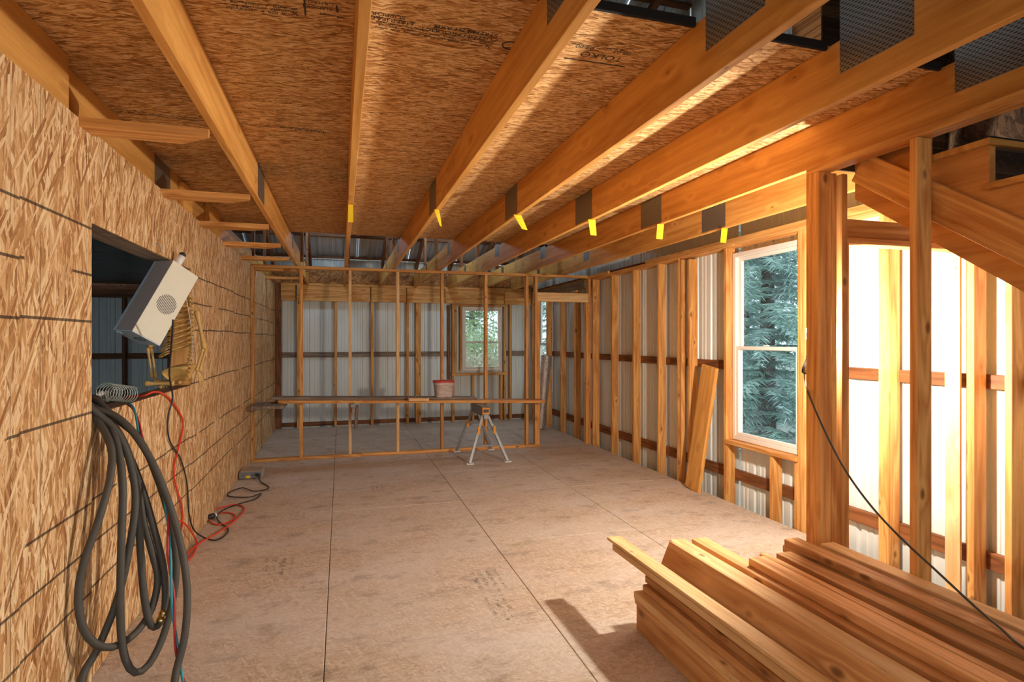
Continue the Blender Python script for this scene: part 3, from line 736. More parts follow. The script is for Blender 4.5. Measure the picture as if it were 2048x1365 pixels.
# ================================================================== OBJECTS
# ---- lumber stack: boards run along Y beside the stair wall
LG = 'boards in the lumber stack'
def plank(x0, x1, z0, z1, far, label, near=-.45, mat='stack', tilt=0.0, yaw=0.0, name='lumber_board'):
    o = bx(name, (x0, near, z0), (x1, far, z1), mat, None, 'y', .003)
    if tilt or yaw: o.matrix_basis = Matrix.Translation(o.matrix_basis.translation) @ Matrix.Rotation(yaw, 4, 'Z') @ Matrix.Rotation(tilt, 4, 'Y') @ AX['y'].to_4x4()
    return tag(o, label, 'lumber', LG)
hid = 'pine board buried inside the lumber stack under the top boards'
plank(1.512, 1.55, .0005, .1395, 2.755, 'deep bottom board on edge at the left foot of the lumber stack')
for x in (1.72, 1.93, 2.13, 2.33): plank(x, x + .038, .0005, .1395, 2.70 - R.random() * .1, hid)
left = [  # x0, far end, label, material
    (1.505, 2.76, 'lowest flat board on the left side of the stack, just above the deep one', 'stack'),
    (1.488, 2.74, 'bright-edged board on the left side of the stack that sticks out leftmost', 'pale'),
    (1.530, 2.72, 'third flat board up from the deep bottom one on the left side of the stack', 'stack'),
    (1.555, 2.74, 'fourth flat board up on the left side of the stack, set back a little', 'stack'),
    (1.560, 2.75, 'fifth flat board up on the left side of the stack, just below the thin strips', 'stack')]
for k, (x0, far, lab, mat) in enumerate(left):
    z = .14 + k * .0385
    plank(x0, x0 + .14, z, z + .038, far, lab, mat=mat)
    for x in (x0 + .20, x0 + .42, x0 + .64): plank(x, x + .14, z, z + .038, 2.62 - R.random() * .1, hid)
z = .14 + 5 * .0385
for i, x in enumerate((1.725, 1.88, 2.03, 2.18, 2.335)): plank(x, x + .14, z, z + .038, (2.6, 2.55, 2.5, 2.5, 2.48)[i], hid)
z += .0385
plank(1.735, 1.872, z, z + .038, 2.60, hid); plank(1.875, 2.015, z, z + .038, 2.58, hid)
plank(2.04, 2.17, z, z + .038, 2.47, 'sunken flat board in the gap between the middle and right top boards of the stack')
plank(2.19, 2.33, z, z + .038, 2.45, hid); plank(2.345, 2.485, z, z + .038, 2.46, hid)
# thin strips that stick out past the far left end
plank(1.515, 1.553, .334, .368, 3.02, 'lower thin strip sticking out past the far left end of the stack', .9, 'pale', yaw=.012)
plank(1.558, 1.588, .334, .362, 3.03, 'thin strip between the two others that stick out past the stack', .9, 'stack', yaw=.012)
plank(1.512, 1.600, .370, .387, 3.09, 'flat pale strip lying on top of the strips that stick out past the stack', 1.2, 'pale', yaw=.010)
zt = z + .0385                                # top of the base
plank(1.648, 1.686, .337, .476, 2.70, 'wide board on edge leaning outward along the left top of the stack', tilt=.42)
plank(1.735, 1.824, zt, zt + .038, 2.79, 'pale board with brightly lit top right behind the leaning board on edge', mat='pale')
plank(1.862, 1.951, zt, zt + .038, 2.77, 'orange-toned top board with the farthest square end in the middle of the stack')
plank(1.905, 1.995, zt + .0385, zt + .0765, 2.36, 'middle top board raised on another one, its square end nearer than its neighbours')
plank(2.085, 2.125, zt, zt + .03, 2.50, 'narrow rough strip lying on edge in the gap right of the raised middle board', mat='stack')
plank(2.155, 2.245, zt, zt + .038, 2.46, 'reddish lower board left of the tall pair at the right of the stack')
plank(2.275, 2.365, zt, zt + .038, 2.55, 'lower board of the tall pair at the right of the stack')
plank(2.268, 2.357, zt + .0385, zt + .0765, 2.53, 'upper board of the tall pair at the right of the stack, square end up')
plank(2.385, 2.474, zt, zt + .038, 2.40, 'board under the pale rightmost board of the stack')
plank(2.395, 2.484, zt + .0385, zt + .0765, 2.42, 'pale rightmost top board of the stack beside the stair wall', mat='pale')
STACK_TOP = zt + .0765

# ---- plank leaning on the right wall
lo_, hi_ = (atZ(1373, 975, 0) + atZ(1403, 986, 0)) / 2, (atX(1411, 733, RX) + atX(1440, 734, RX)) / 2
lo_.x, hi_.x = 3.475, RX - .028; lo_.z = .004; hi_.z = 1.285
pk = beam('leaning_plank', lo_, hi_, .235, .038, 'joist', None, (0, 1, 0), .004)
tag(pk, 'wide smooth plank leaning upright against the stud wall left of the big window', 'plank')

# ---- work lamp hooked behind the post, with its long lead
wlp = empty('work_lamp', (2.60, 2.70, 1.42))
tag(wlp, 'lit hand-held work lamp hung on the post beside the big window', 'lamp')
LP = Vector((2.607, 2.685, 1.565))
lathe('bulb', [(.004, -.05), (.016, -.045), (.018, -.02), (.031, .012), (.033, .03), (.028, .048), (.014, .060), (.003, .063)], 'bulb', wlp, 16, LP)
lathe('socket', [(.017, 0), (.021, .004), (.021, .05), (.018, .062)], 'brass', wlp, 16, LP + Vector((-.006, -.002, -.115)))
ha = LP + Vector((-.052, .006, -.21))
lathe('handle', [(.012, 0), (.019, .008), (.021, .05), (.018, .09), (.022, .10), (.022, .112), (.012, .118)], 'black', wlp, 16, ha, (.42, 0, 1))
for k in range(5):
    a = math.radians(40 + 72 * k); r = .036
    tube('guard_wire', [LP + Vector((.019 * math.cos(a), .019 * math.sin(a), -.062)), LP + Vector((r * math.cos(a), r * math.sin(a), -.01)), LP + Vector((r * math.cos(a), r * math.sin(a), .05)), LP + Vector((0, 0, .09))], .0013, 'alu', wlp, 6)
tube('hook', [LP + Vector((0, 0, .088)), LP + Vector((0, 0, .125)), LP + Vector((-.02, -.03, .145)), LP + Vector((-.03, -.055, .12))], .002, 'alu', wlp, 6)
lead = [ha + Vector((.001, 0, .004)), ha + Vector((-.012, -.02, -.05))]
lead += [atX(1622, 800, 2.47), atX(1652, 868, 2.465), atX(1690, 940, 2.455), atX(1740, 1010, 2.44), atX(1800, 1075, 2.425), atX(1870, 1140, 2.40)]
for px, py in ((1940, 1205), (2000, 1256), (2060, 1305)): 
    p = atZ(px, py, STACK_TOP + .014); lead.append(p)
lead += [Vector((lead[-1].x - .06, lead[-1].y - .3, STACK_TOP + .014)), Vector((2.0, .2, STACK_TOP + .01))]
for p in lead:
    if p.y < 2.5: p.z = max(p.z, STACK_TOP + .014)
tag(tube('lamp_lead', lead, .0052, 'hose', None, 8), 'thin dark lead of the work lamp running down across the lumber stack', 'cord')

# ---- long sloping bench of planks in front of the partition
def zb(x): return .80 - (x + .65) * .0285
bp = beam('bench_board', (-.74, 7.70, zb(-.74) - .019), (2.74, 7.70, zb(2.74) - .019), .24, .038, 'stud', None, (0, 1, 0))
tag(bp, 'long clean board fixed across the partition studs as a sloping bench', 'board')
gp = beam('bench_plank', (-.83, 7.76, zb(-.83) + .0165), (1.78, 7.76, zb(1.78) + .0165), .20, .032, 'grey_wood', None, (0, 1, 0))
tag(gp, 'weathered grey plank lying along the top of the sloping bench', 'plank')
sp = bx('plank_offcut', (-1.02, 7.36, .722), (-.655, 7.865, .762), 'grey_wood', None, 'y'); tag(sp, 'short greyish plank jutting out at the left end of the bench', 'plank')
gb = empty('notched_block', (.97, 7.55, .75)); tag(gb, 'short pale block with black grip strips on the bench edge left of the bucket', 'block')
beam('block', (.84, 7.575, zb(.84) + .0185), (1.10, 7.575, zb(1.10) + .0185), .165, .036, 'pale', gb, (0, 1, 0))
for k in range(6): bx('grip_strip', (.86 + k * .04, 7.50, zb(.87 + k * .04) + .0372), (.878 + k * .04, 7.65, zb(.87 + k * .04) + .040), 'black', gb, 'y')
br = empty('bench_bracket', (.14, 7.8, 0)); tag(br, 'angled wooden bracket propping the bench at the second stud', 'bracket')
beam('strut', (.185, 7.84, .40), (.20, 7.66, .69), .038, .089, 'grey_wood', br, (1, 0, 0))
bx('cleat', (.134, 7.58, .60), (.166, 7.865, .735), 'grey_wood', br, 'y')
bx('hinge_plate', (.118, 7.562, .69), (.16, 7.578, .735), 'alu', br, 'x')

# ---- bucket with a red lid
bk = empty('bucket', (1.33, 7.73, .776)); tag(bk, 'square translucent white bucket with red lid on the bench', 'bucket')
def rsq(w_, n=24, p=5):
    out = []
    for k in range(n):
        a = 2 * math.pi * (k + .5) / n; c, s = math.cos(a), math.sin(a); r = (abs(c) ** p + abs(s) ** p) ** (-1 / p); out.append((w_ * r * c, w_ * r * s))
    return out
def rloft(name, prof, mat, par, base):
    V, Fc = [], []; n = 24
    for w_, z in prof: V += [Vector((x, y, z)) + Vector(base) for x, y in rsq(w_)]
    for i in range(len(prof) - 1):
        for k in range(n): Fc.append((i * n + k, i * n + (k + 1) % n, (i + 1) * n + (k + 1) % n, (i + 1) * n + k))
    Fc += [tuple(reversed(range(n))), tuple((len(prof) - 1) * n + k for k in range(n))]
    return solid(name, V, Fc, mat, par, True)
bz = zb(1.33) + .037
rloft('tub', [(.108, 0), (.112, .004), (.128, .165), (.135, .167), (.135, .178), (.129, .180), (.130, .198)], 'bucket', bk, (1.33, 7.73, bz))
rloft('lid', [(.136, .196), (.139, .198), (.139, .214), (.134, .218), (.126, .212), (.12, .2115)], 'red_lid', bk, (1.33, 7.73, bz))
tube('bail_handle', [(1.33 - .137, 7.690, bz + .172), (1.30, 7.595, bz + .12), (1.33, 7.592, bz + .07), (1.40, 7.595, bz + .11), (1.33 + .137, 7.700, bz + .172)], .0022, 'white_plastic', bk, 6)

# ---- folding sawhorse
sh = empty('sawhorse', (1.78, 7.4, 0)); tag(sh, 'folding aluminium sawhorse with orange-trimmed head under the bench', 'sawhorse')
hz = .645
bx('head_beam', (1.735, 7.17, hz - .085), (1.825, 7.83, hz + .03), 'steel_dark', sh, 'y', .006)
bx('head_cover', (1.725, 7.16, hz + .031), (1.835, 7.84, hz + .042), 'grey_wood', sh, 'y')
bx('end_cap', (1.732, 7.150, hz - .05), (1.828, 7.169, hz + .03), 'orange_plastic', sh, 'x', .004)
bx('end_panel', (1.745, 7.143, hz - .03), (1.815, 7.1495, hz + .012), 'black', sh, 'x', .004)
bx('end_plate', (1.752, 7.15, hz - .11), (1.808, 7.169, hz - .051), 'alu', sh, 'z', .003)
for d_top, d_bot in ((7.20, 7.0), (7.80, 7.87 - .03)):
    for sx in (-1, 1):
        top = Vector((1.78 + sx * .03, d_top, hz - .06)); bot = Vector((1.78 + sx * .245, d_bot, .014))
        leg = beam('leg', top, bot, .036, .022, 'alu', sh, (1, 0, 0), .003)
        bx('foot', (bot.x - .045, bot.y - .03, .0005), (bot.x + .045, bot.y + .03, .014), 'white_plastic', leg, 'x')
        if sx: 
            q = top.lerp(bot, .33); bx('grip', (q.x - .016, q.y - .028, q.z - .05), (q.x + .016, q.y - .012, q.z + .05), 'orange_plastic', leg, 'z')
    for tt in ((.38,) if d_top > 7.5 else (.66,)):
        a = Vector((1.78 - .03 - .215 * tt, d_top + (d_bot - d_top) * tt, hz - .06 - (hz - .074) * tt)); b = Vector((1.78 + .03 + .215 * tt, a.y, a.z))
        beam('crossbar', a, b, .026, .014, 'alu', sh, (0, 0, 1))

# ---- roll of foil insulation
rl = empty('insulation_roll', (3.33, 9.42, 0)); tag(rl, 'crinkled silver-brown insulation roll standing on end behind the partition doorway', 'roll')
A, B = Vector((3.325, 9.45, .012)), Vector((3.455, 9.50, 1.265)); ax = (B - A).normalized(); u = ax.orthogonal().normalized(); v = ax.cross(u)
V, Fc = [], []; n, m = 40, 36
for i in range(m):
    f_ = i / (m - 1); r0 = .070 + .026 * f_
    for k in range(n):
        a = 2 * math.pi * k / n; r = r0 * (1 + R.uniform(-.035, .035)); V.append(A.lerp(B, f_) + (u * math.cos(a) + v * math.sin(a)) * r)
for i in range(m - 1):
    for k in range(n): Fc.append((i * n + k, i * n + (k + 1) % n, (i + 1) * n + (k + 1) % n, (i + 1) * n + k))
solid('roll_body', V, Fc, 'foil', rl, True)
for q, e in ((A, 0), (B, 1)):
    sp_ = [q + ax * (.004 if e else -.004) + (u * math.cos(t_ * .7) + v * math.sin(t_ * .7)) * (.012 + t_ * (.0016 if e else .0011)) for t_ in range(52)]
    tube('rolled_edge', sp_, .0035, 'foil', rl, 5, raw=True)

# ---- grey box on the floor with sockets
gx = empty('power_box', (-.965, 7.0, 0)); tag(gx, 'flat grey metal box with sockets on the floor by the left wall', 'power box')
bx('case', (-1.082, 6.95, .006), (-.845, 7.19, .085), 'greybox', gx, 'x', .006)
bx('front_panel', (-1.078, 6.945, .010), (-.849, 6.9495, .081), 'alu', gx, 'x', .002)
for x, r, z in ((-1.04, .005, .05), (-.945, .006, .045), (-.925, .005, .045), (-.87, .009, .05)):
    lathe('port', [(r, 0), (r, .004), (r * .6, .005)], 'black', gx, 12, (x, 6.944, z), (0, -1, 0))
lathe('socket', [(.017, 0), (.017, .004), (.012, .006)], 'black', gx, 16, (-.90, 6.944, .05), (0, -1, 0), )
bx('sticker', (-1.01, 6.9435, .015), (-.965, 6.9445, .04), 'yellow', gx, 'x', 0)
lathe('foot', [(.012, 0), (.012, .006)], 'black', gx, 10, (-1.05, 6.98, 0)); lathe('foot', [(.012, 0), (.012, .006)], 'black', gx, 10, (-.88, 6.98, 0))
lathe('foot', [(.012, 0), (.012, .006)], 'black', gx, 10, (-1.05, 7.16, 0)); lathe('foot', [(.012, 0), (.012, .006)], 'black', gx, 10, (-.88, 7.16, 0))

# ---- cords
Zc = lambda x, y: (60 + x * .4874, 700 + y * .4874)
def fz(x, y, z=.008): return atZ(*Zc(x, y), z)
def wz(x, y, X=LX + .012): return atX(*Zc(x, y), X)
blk = empty('appliance_cable', (-1.0, 5.2, 0)); tag(blk, 'black cord hanging from the cream box and looping along the floor to the grey box', 'cord')
pts = [atX(346, 640, -1.0), atX(343, 690, -1.03), wz(572, 100, LX + .03), wz(585, 195, LX + .035), wz(566, 280), wz(572, 370), wz(618, 450), wz(644, 550), wz(652, 670), wz(672, 738, LX + .02),
       fz(712, 770), fz(760, 782), fz(800, 762), fz(812, 735), fz(775, 705), fz(768, 680, .02), fz(800, 655, .018), fz(860, 632), fz(925, 612, .008), fz(948, 590, .012), fz(900, 605, .02), fz(820, 602), fz(815, 588), fz(870, 567, .014), fz(915, 580, .016), fz(965, 575), fz(980, 563), fz(955, 548), fz(942, 535, .02), Vector((-.875, 6.925, .035)), Vector((-.8735, 6.932, .044))]
tube('cable', pts, .0055, 'black', blk, 8)
lathe('plug', [(.010, 0), (.016, .004), (.017, .03), (.009, .045)], 'black', blk, 12, (-.8735, 6.9385, .048), (0, -1, -.25))
org = empty('extension_cord', (-1.0, 5.0, 0)); tag(org, 'orange-red extension cord drooping from the opening sill and coiled on the floor', 'cord')
pts = [Vector((LX - .13, 3.9, OZ0 + .008)), atX(289, 792, LX - .02), wz(500, 174, LX + .008), wz(545, 180), wz(590, 222), wz(628, 300), wz(610, 400), wz(590, 490), wz(600, 565), wz(622, 640), wz(625, 715), wz(612, 755, LX + .04), wz(592, 740, LX + .05), wz(586, 712, LX + .05), wz(625, 706, LX + .04), wz(665, 752, LX + .05), fz(684, 795, .012), fz(668, 845), fz(636, 868), fz(655, 830), fz(700, 792, .018), fz(770, 752, .02), fz(840, 702, .016), fz(880, 655), fz(845, 636), fz(770, 652), fz(742, 668)]
tube('cable', pts, .0062, 'orange', org, 8)
tube('cable', [fz(740, 676), fz(735, 700), fz(770, 718, .008), fz(830, 700, .008), fz(838, 676), fz(790, 668), fz(752, 684)], .0062, 'orange', org, 8)
c_ = fz(742, 685, .026)
lathe('socket_end', [(.012, 0), (.022, .006), (.024, .05), (.018, .06)], 'black', org, 14, c_ + Vector((-.02, -.02, 0)), (.6, .5, .05))
lathe('socket_face', [(.02, 0), (.021, .012), (.012, .014)], 'white_plastic', org, 14, c_ + Vector((.026, .018, .004)), (.6, .5, .05))

tr = empty('twisted_air_line', (-.9, 3.0, 0)); tag(tr, 'teal and red twisted line hanging in front of the black hose', 'cable')
px_ = [(404, 222, 3.44), (425, 243, 3.40), (442, 295, 3.34), (460, 370, 3.28), (515, 478, 3.2), (550, 580, 3.1), (566, 700, 3.02), (572, 850, 2.95), (585, 1000, 2.9), (592, 1120, 2.87), (606, 1250, 2.86), (632, 1365, 2.84)]
cl = catmull([atD(*Zc(a, b), d_) for a, b, d_ in px_] + [Vector((-.55, 2.6, .01)), Vector((-.4, 2.2, .01))], .012)
for nm, ph in (('teal_strand', 0), ('red_strand', math.pi)):
    pts = []
    for i, p in enumerate(cl):
        t_ = (cl[min(i + 1, len(cl) - 1)] - cl[max(i - 1, 0)]).normalized(); uu = t_.cross(Vector((0, 1, 0))).normalized(); vv = t_.cross(uu); a = i * .012 / .42 * 2 * math.pi + ph
        q = p + (uu * math.cos(a) + vv * math.sin(a)) * .0052; q.z = max(q.z, .007); pts.append(q)
    tube(nm, pts, .0055, nm.split('_')[0], tr, 8, raw=True)

# ---- hose draped over the sill
hs = empty('rubber_hose', (-.9, 3.0, 0)); tag(hs, 'thick black rubber hose draped in long loops over the opening sill', 'hose')
def H(l): return [atD(*Zc(a, b), d_) for a, b, d_ in l]
top = lambda d_, s=0: [Vector((LX - .30 - .04 * s, d_ + .06, OZ0 + .03)), Vector((LX - .16, d_ + .02, OZ0 + .022 + .03 * (s % 2))), Vector((LX - .05, d_, OZ0 + .03 + .03 * (s % 2)))]
hose = []
# loop 1, the longest
hose += top(3.10, 0) + H([(330, 262, 3.12), (420, 335, 3.1), (515, 490, 3.06), (598, 720, 3.0), (642, 950, 2.93), (638, 1150, 2.87), (602, 1310, 2.82)])
hose += [Vector((-.70, 2.72, .035)), Vector((-.84, 2.55, .022)), Vector((-.98, 2.60, .03))] + H([(212, 1350, 2.80), (276, 1232, 2.86), (350, 1050, 2.92), (395, 880, 2.96), (432, 640, 3.02), (415, 480, 3.06), (365, 350, 3.08), (290, 272, 3.08)])
# loop 2, swings out to the left
hose += list(reversed(top(3.06, 1))) [:2] + top(3.13, 1)[1:] + H([(285, 300, 3.07), (332, 400, 3.0), (330, 520, 2.93), (285, 690, 2.86), (228, 850, 2.81), (200, 980, 2.79), (204, 1090, 2.78), (238, 1180, 2.79), (300, 1221, 2.83), (370, 1210, 2.89), (445, 1150, 2.98), (500, 1060, 3.04), (524, 940, 3.08), (500, 830, 3.1), (465, 700, 3.12), (440, 560, 3.13), (395, 400, 3.13), (325, 290, 3.13)])
# loop 3, middle
hose += list(reversed(top(3.15, 0)))[:2] + top(3.20, 2)[1:] + H([(325, 300, 3.10), (362, 410, 3.04), (380, 560, 2.98), (376, 760, 2.93), (371, 980, 2.90), (373, 1150, 2.88), (392, 1272, 2.87), (432, 1326, 2.88), (488, 1292, 2.92), (545, 1180, 2.98), (585, 1030, 3.04), (600, 880, 3.08), (575, 700, 3.12), (520, 520, 3.16), (450, 370, 3.18), (350, 280, 3.18)])
# loop 4, short, carries the coupling
hose += list(reversed(top(3.22, 1)))[:2] + top(3.26, 3)[1:] + H([(352, 330, 3.20), (408, 440, 3.12), (440, 600, 3.06), (452, 800, 3.02), (466, 990, 3.0), (487, 1110, 3.0), (510, 1140, 3.02), (535, 1120, 3.04), (550, 1080, 3.06), (556, 1000, 3.08), (545, 880, 3.1), (510, 740, 3.12), (470, 600, 3.15), (410, 440, 3.18), (330, 310, 3.2)])
hose += list(reversed(top(3.28, 2)))[:3]
tube('hose_tube', hose, .0158, 'hose', hs, 10, .03)
q0, q1 = atD(*Zc(551, 1078), 3.06), atD(*Zc(540, 1108), 3.045)
lathe('coupling', [(.019, -.008), (.023, -.006), (.023, .012), (.020, .014), (.020, .022), (.024, .024), (.024, .042), (.019, .046)], 'brass', hs, 12, q0, (q1 - q0))

# ---- clear plastic spring coil lying on the sill
c0, c1 = atX(208, 812, LX - .04), atX(262, 815, LX - .02)
pts = []
for i in range(10 * 14 + 1):
    t_ = i / (10 * 14); a = 2 * math.pi * i / 14; e_ = (c1 - c0).normalized(); s_ = e_.orthogonal().normalized(); s2 = e_.cross(s_)
    pts.append(c0.lerp(c1, t_) + (s_ * math.cos(a) + s2 * math.sin(a)) * .044)
zmin = min(p.z for p in pts)
for p in pts: p.z += OZ0 + .003 - zmin
tag(tube('coil_spring', pts, .0018, 'coil', None, 6, raw=True), 'pale translucent coil spring lying on the opening sill beside the hose', 'coil')

# ---- hand tool left on the sill at the jamb
sg = empty('sprayer_tool', (LX - .13, 3.6, OZ0)); tag(sg, 'small dark tool with pale nozzle lying on the sill at the left jamb', 'tool')
bx('tool_body', (LX - .165, 3.56, OZ0 + .001), (LX - .10, 3.72, OZ0 + .085), 'black', sg, 'y', .012)
lathe('nozzle', [(.016, 0), (.013, .03), (.005, .09)], 'white_plastic', sg, 14, (LX - .132, 3.56, OZ0 + .06), (.1, -1, -.05))
tube('trigger', [(LX - .132, 3.565, OZ0 + .05), (LX - .132, 3.55, OZ0 + .03), (LX - .132, 3.56, OZ0 + .01)], .005, 'steel_dark', sg, 6)

# ---- plastic skeleton sitting at the right jamb, a case over its head
sk = empty('skeleton', (-1.12, 4.70, OZ0)); tag(sk, 'yellowed plastic skeleton propped at the right side of the wall opening', 'skeleton')
S = lambda px, py, dd=0.0: atD(px, py, 4.66 + dd)
spine = catmull([S(378, 588), S(381, 620), S(383, 660), S(383, 700), S(377, 735), S(372, 756)], .006)
k_ = 0; acc = 0.0
for i in range(1, len(spine)):
    acc += (spine[i] - spine[i - 1]).length
    if acc > .026:
        acc = 0; t_ = (spine[i] - spine[i - 1]).normalized(); vb = lathe('vertebra', [(.012, -.010), (.019, -.008), (.016, 0), (.019, .008), (.012, .010)], 'bone', sk, 12, spine[i], t_)
        tube('spinous_process', [spine[i], spine[i] + Vector((.022, -.030, -.008))], [.007, .004], 'bone', vb, 6, .01)
tube('spinal_rod', spine, .008, 'bone', sk, 8, raw=True)
for k in range(8):
    f_ = k / 7; c = S(382, 616 + 70 * f_, 0)
    wx, dz = .13 + .05 * math.sin(math.pi * (.25 + .6 * f_)), .075 + .04 * f_
    for s_ in (-1, 1):
        pts = []
        for j in range(9):
            a = math.pi * j / 8 * .93
            pts.append(c + Vector((-.095 * (1 - math.cos(a)) * (.75 + .3 * f_), s_ * wx * .62 * math.sin(a), -dz * (j / 8) + .012)))
        tube('rib', pts, .0058, 'bone', sk, 7, .015)
tube('breastbone', [S(382, 630) + Vector((-.17, 0, 0)), S(382, 655) + Vector((-.19, 0, 0)), S(382, 680) + Vector((-.195, 0, 0))], [.014, .018, .008], 'bone', sk, 8)
for s_ in (-1, 1):
    prism('shoulder_blade', [S(380, 622) + Vector((.012, s_ * .05, .03)), S(380, 622) + Vector((.012, s_ * .13, .02)), S(380, 622) + Vector((.016, s_ * .07, -.12))], (.008, 0, 0), 'bone', sk)
    tube('collarbone', [S(382, 622) + Vector((-.15, s_ * .01, .02)), S(382, 620) + Vector((-.11, s_ * .09, .035)), S(382, 620) + Vector((-.02, s_ * .15, .03))], .007, 'bone', sk, 7)
def bone(a, b, r, par=sk, name='bone'):
    a, b = Vector(a), Vector(b); return tube(name, [a, a.lerp(b, .06), a.lerp(b, .16), a.lerp(b, .5), a.lerp(b, .84), a.lerp(b, .94), b], [r * 1.1, r * 1.6, r, r * .8, r, r * 1.6, r * 1.1], 'bone', par, 9)
def arm(sh_, el, wr_, tips, r=.014):
    bone(sh_, el, r, name='upper_arm_bone'); dv = Vector((.009, .009, 0))
    bone(el - dv, wr_ - dv, r * .62, name='forearm_bone'); bone(el + dv, wr_ + dv, r * .62, name='forearm_bone')
    for tip in tips:
        tip = Vector(tip); q = wr_.lerp(tip, .45) + Vector((0, 0, .006)); q2 = wr_.lerp(tip, .75)
        tube('finger_bones', [wr_, wr_.lerp(tip, .1), q, q2, tip], [.007, .006, .0048, .005, .003], 'bone', sk, 6)
arm(S(393, 622, -.12), S(409, 698, -.13), S(396, 742, -.13), [S(400, 772, -.14), S(404, 775, -.13), S(408, 774, -.12), S(411, 770, -.11), S(390, 762, -.15)])
arm(S(330, 625, -.02), S(299, 696, -.04), S(308, 757, -.03), [S(322, 778, -.03), S(328, 782, -.02), S(334, 781, 0), S(338, 778, .02), S(312, 776, -.05)])
# pelvis: two flared wings joined at the back, seat on the sill
pc = S(362, 752)
for s_ in (-1, 1):
    V = []; n, m = 9, 7
    for i in range(m):
        f_ = i / (m - 1)
        for k in range(n):
            g = k / (n - 1); a = math.radians(-20 + 150 * g)
            V.append(pc + Vector((.03 - .13 * math.sin(a) * (.5 + .5 * f_), s_ * (.03 + .095 * f_ * (1 - .25 * g)), -.045 + .10 * f_ * math.cos(a * .5) + .02 * math.cos(a))))
    Fc = [(i * n + k, i * n + k + 1, (i + 1) * n + k + 1, (i + 1) * n + k) for i in range(m - 1) for k in range(n - 1)]
    o = solid('hip_bone', V, Fc, 'bone', sk, True); md = o.modifiers.new('thick', 'SOLIDIFY'); md.thickness = .012
    bone(pc + Vector((-.02, s_ * .09, -.05)), pc + Vector((-.20, s_ * .11, -.045)), .014, name='thigh_bone')
prism('sacrum', [pc + Vector((.03, -.04, .04)), pc + Vector((.03, .04, .04)), pc + Vector((.02, 0, -.06))], (.02, 0, 0), 'bone', sk)

cs = empty('speaker_case', S(300, 690, -.2)); tag(cs, 'cream and taupe metal case with round slotted grille tipped over the skeleton', 'case')
Rt, Up, Dp = Vector((CC, -SS, 0)), Vector((0, 0, 1)), Vector((SS, CC, 0))
aL = (Rt * -.245 + Up * -.87 + Dp * -.40).normalized()                # long axis, pointing down
wN = (Rt * .90 - Dp * .40 + Up * .05); wN = (wN - aL * wN.dot(aL)).normalized()     # normal of the cream face
gN = aL.cross(wN).normalized()
if gN.dot(Rt) > 0: gN = -gN                                             # normal of the taupe face, to the left
D_c = 4.28
tp = atD(347.5, 521, D_c); LL = .535
W_, G_ = .20, .215
e1 = (gN * -1)      # along the cream face, away from the ridge
e2 = (wN * -1)      # along the taupe face, away from the ridge
def face_prism(name, o, a, b, c, mat, par): return prism(name, [o, o + a, o + a + b, o + b], c, mat, par)
body = face_prism('case_shell', tp + e1 * .004 + e2 * .004, e1 * (W_ - .004), e2 * (G_ - .004), aL * LL, 'caseblue', cs)
face_prism('cream_cover', tp, e1 * W_, e2 * .0035, aL * (LL - .006), 'casewhite', cs)
face_prism('taupe_cover', tp + e2 * .004, e2 * (G_ * .82), e1 * .0035, aL * (LL - .006), 'casegrey', cs)
gc = tp + e1 * W_ * .52 + aL * LL * .52; gr = .066
for k in range(13):
    x = -gr + gr * 2 * (k + .5) / 13; hgt = math.sqrt(max(0, gr * gr - x * x))
    o_ = gc + e1 * (x - .0022) - aL * hgt - e2 * .0012
    face_prism('grille_slot', o_, e1 * .0044, aL * 2 * hgt, e2 * .001, 'black', cs)
eb = tp + aL * (LL + .0005)
for a0, a1, b0, b1 in ((.05, .058, .03, .11), (.085, .093, .03, .11), (.05, .093, .03, .038), (.05, .093, .102, .11), (.068, .074, .06, .15)):
    face_prism('badge_mark', eb + e1 * (a0 + .04) + e2 * (b0 + .01), e1 * (a1 - a0), e2 * (b1 - b0), aL * .0008, 'green_mark', cs)
lathe('lamp_tube', [(.022, 0), (.026, .004), (.026, .072), (.022, .076)], 'white_plastic', cs, 18, tp + e1 * .055 + e2 * .045 + aL * .002, -aL)
lathe('tube_cap', [(.022, 0), (.022, .016), (.014, .024), (.004, .026)], 'black', cs, 18, tp + e1 * .055 + e2 * .045 - aL * .0745, -aL)
lathe('knob', [(.022, 0), (.022, .006), (.016, .008)], 'caseblue', cs, 18, eb + e1 * .03 + e2 * (G_ - .04), aL)
tube('support_cord', [tp + e1 * .12 + e2 * .08, S(383, 660, -.10), S(384, 720, -.10)], .0022, 'white_plastic', cs, 6)

# nail hook over the opening
nl = tube('nail_hook', [Vector((LX - .004, 4.02, 2.14)), Vector((LX + .012, 4.02, 2.145)), Vector((LX + .02, 4.03, 2.13)), Vector((LX + .022, 4.04, 2.09))], .003, 'steel_dark', None, 6)
tag(nl, 'bent steel nail hook above the wall opening', 'hook')

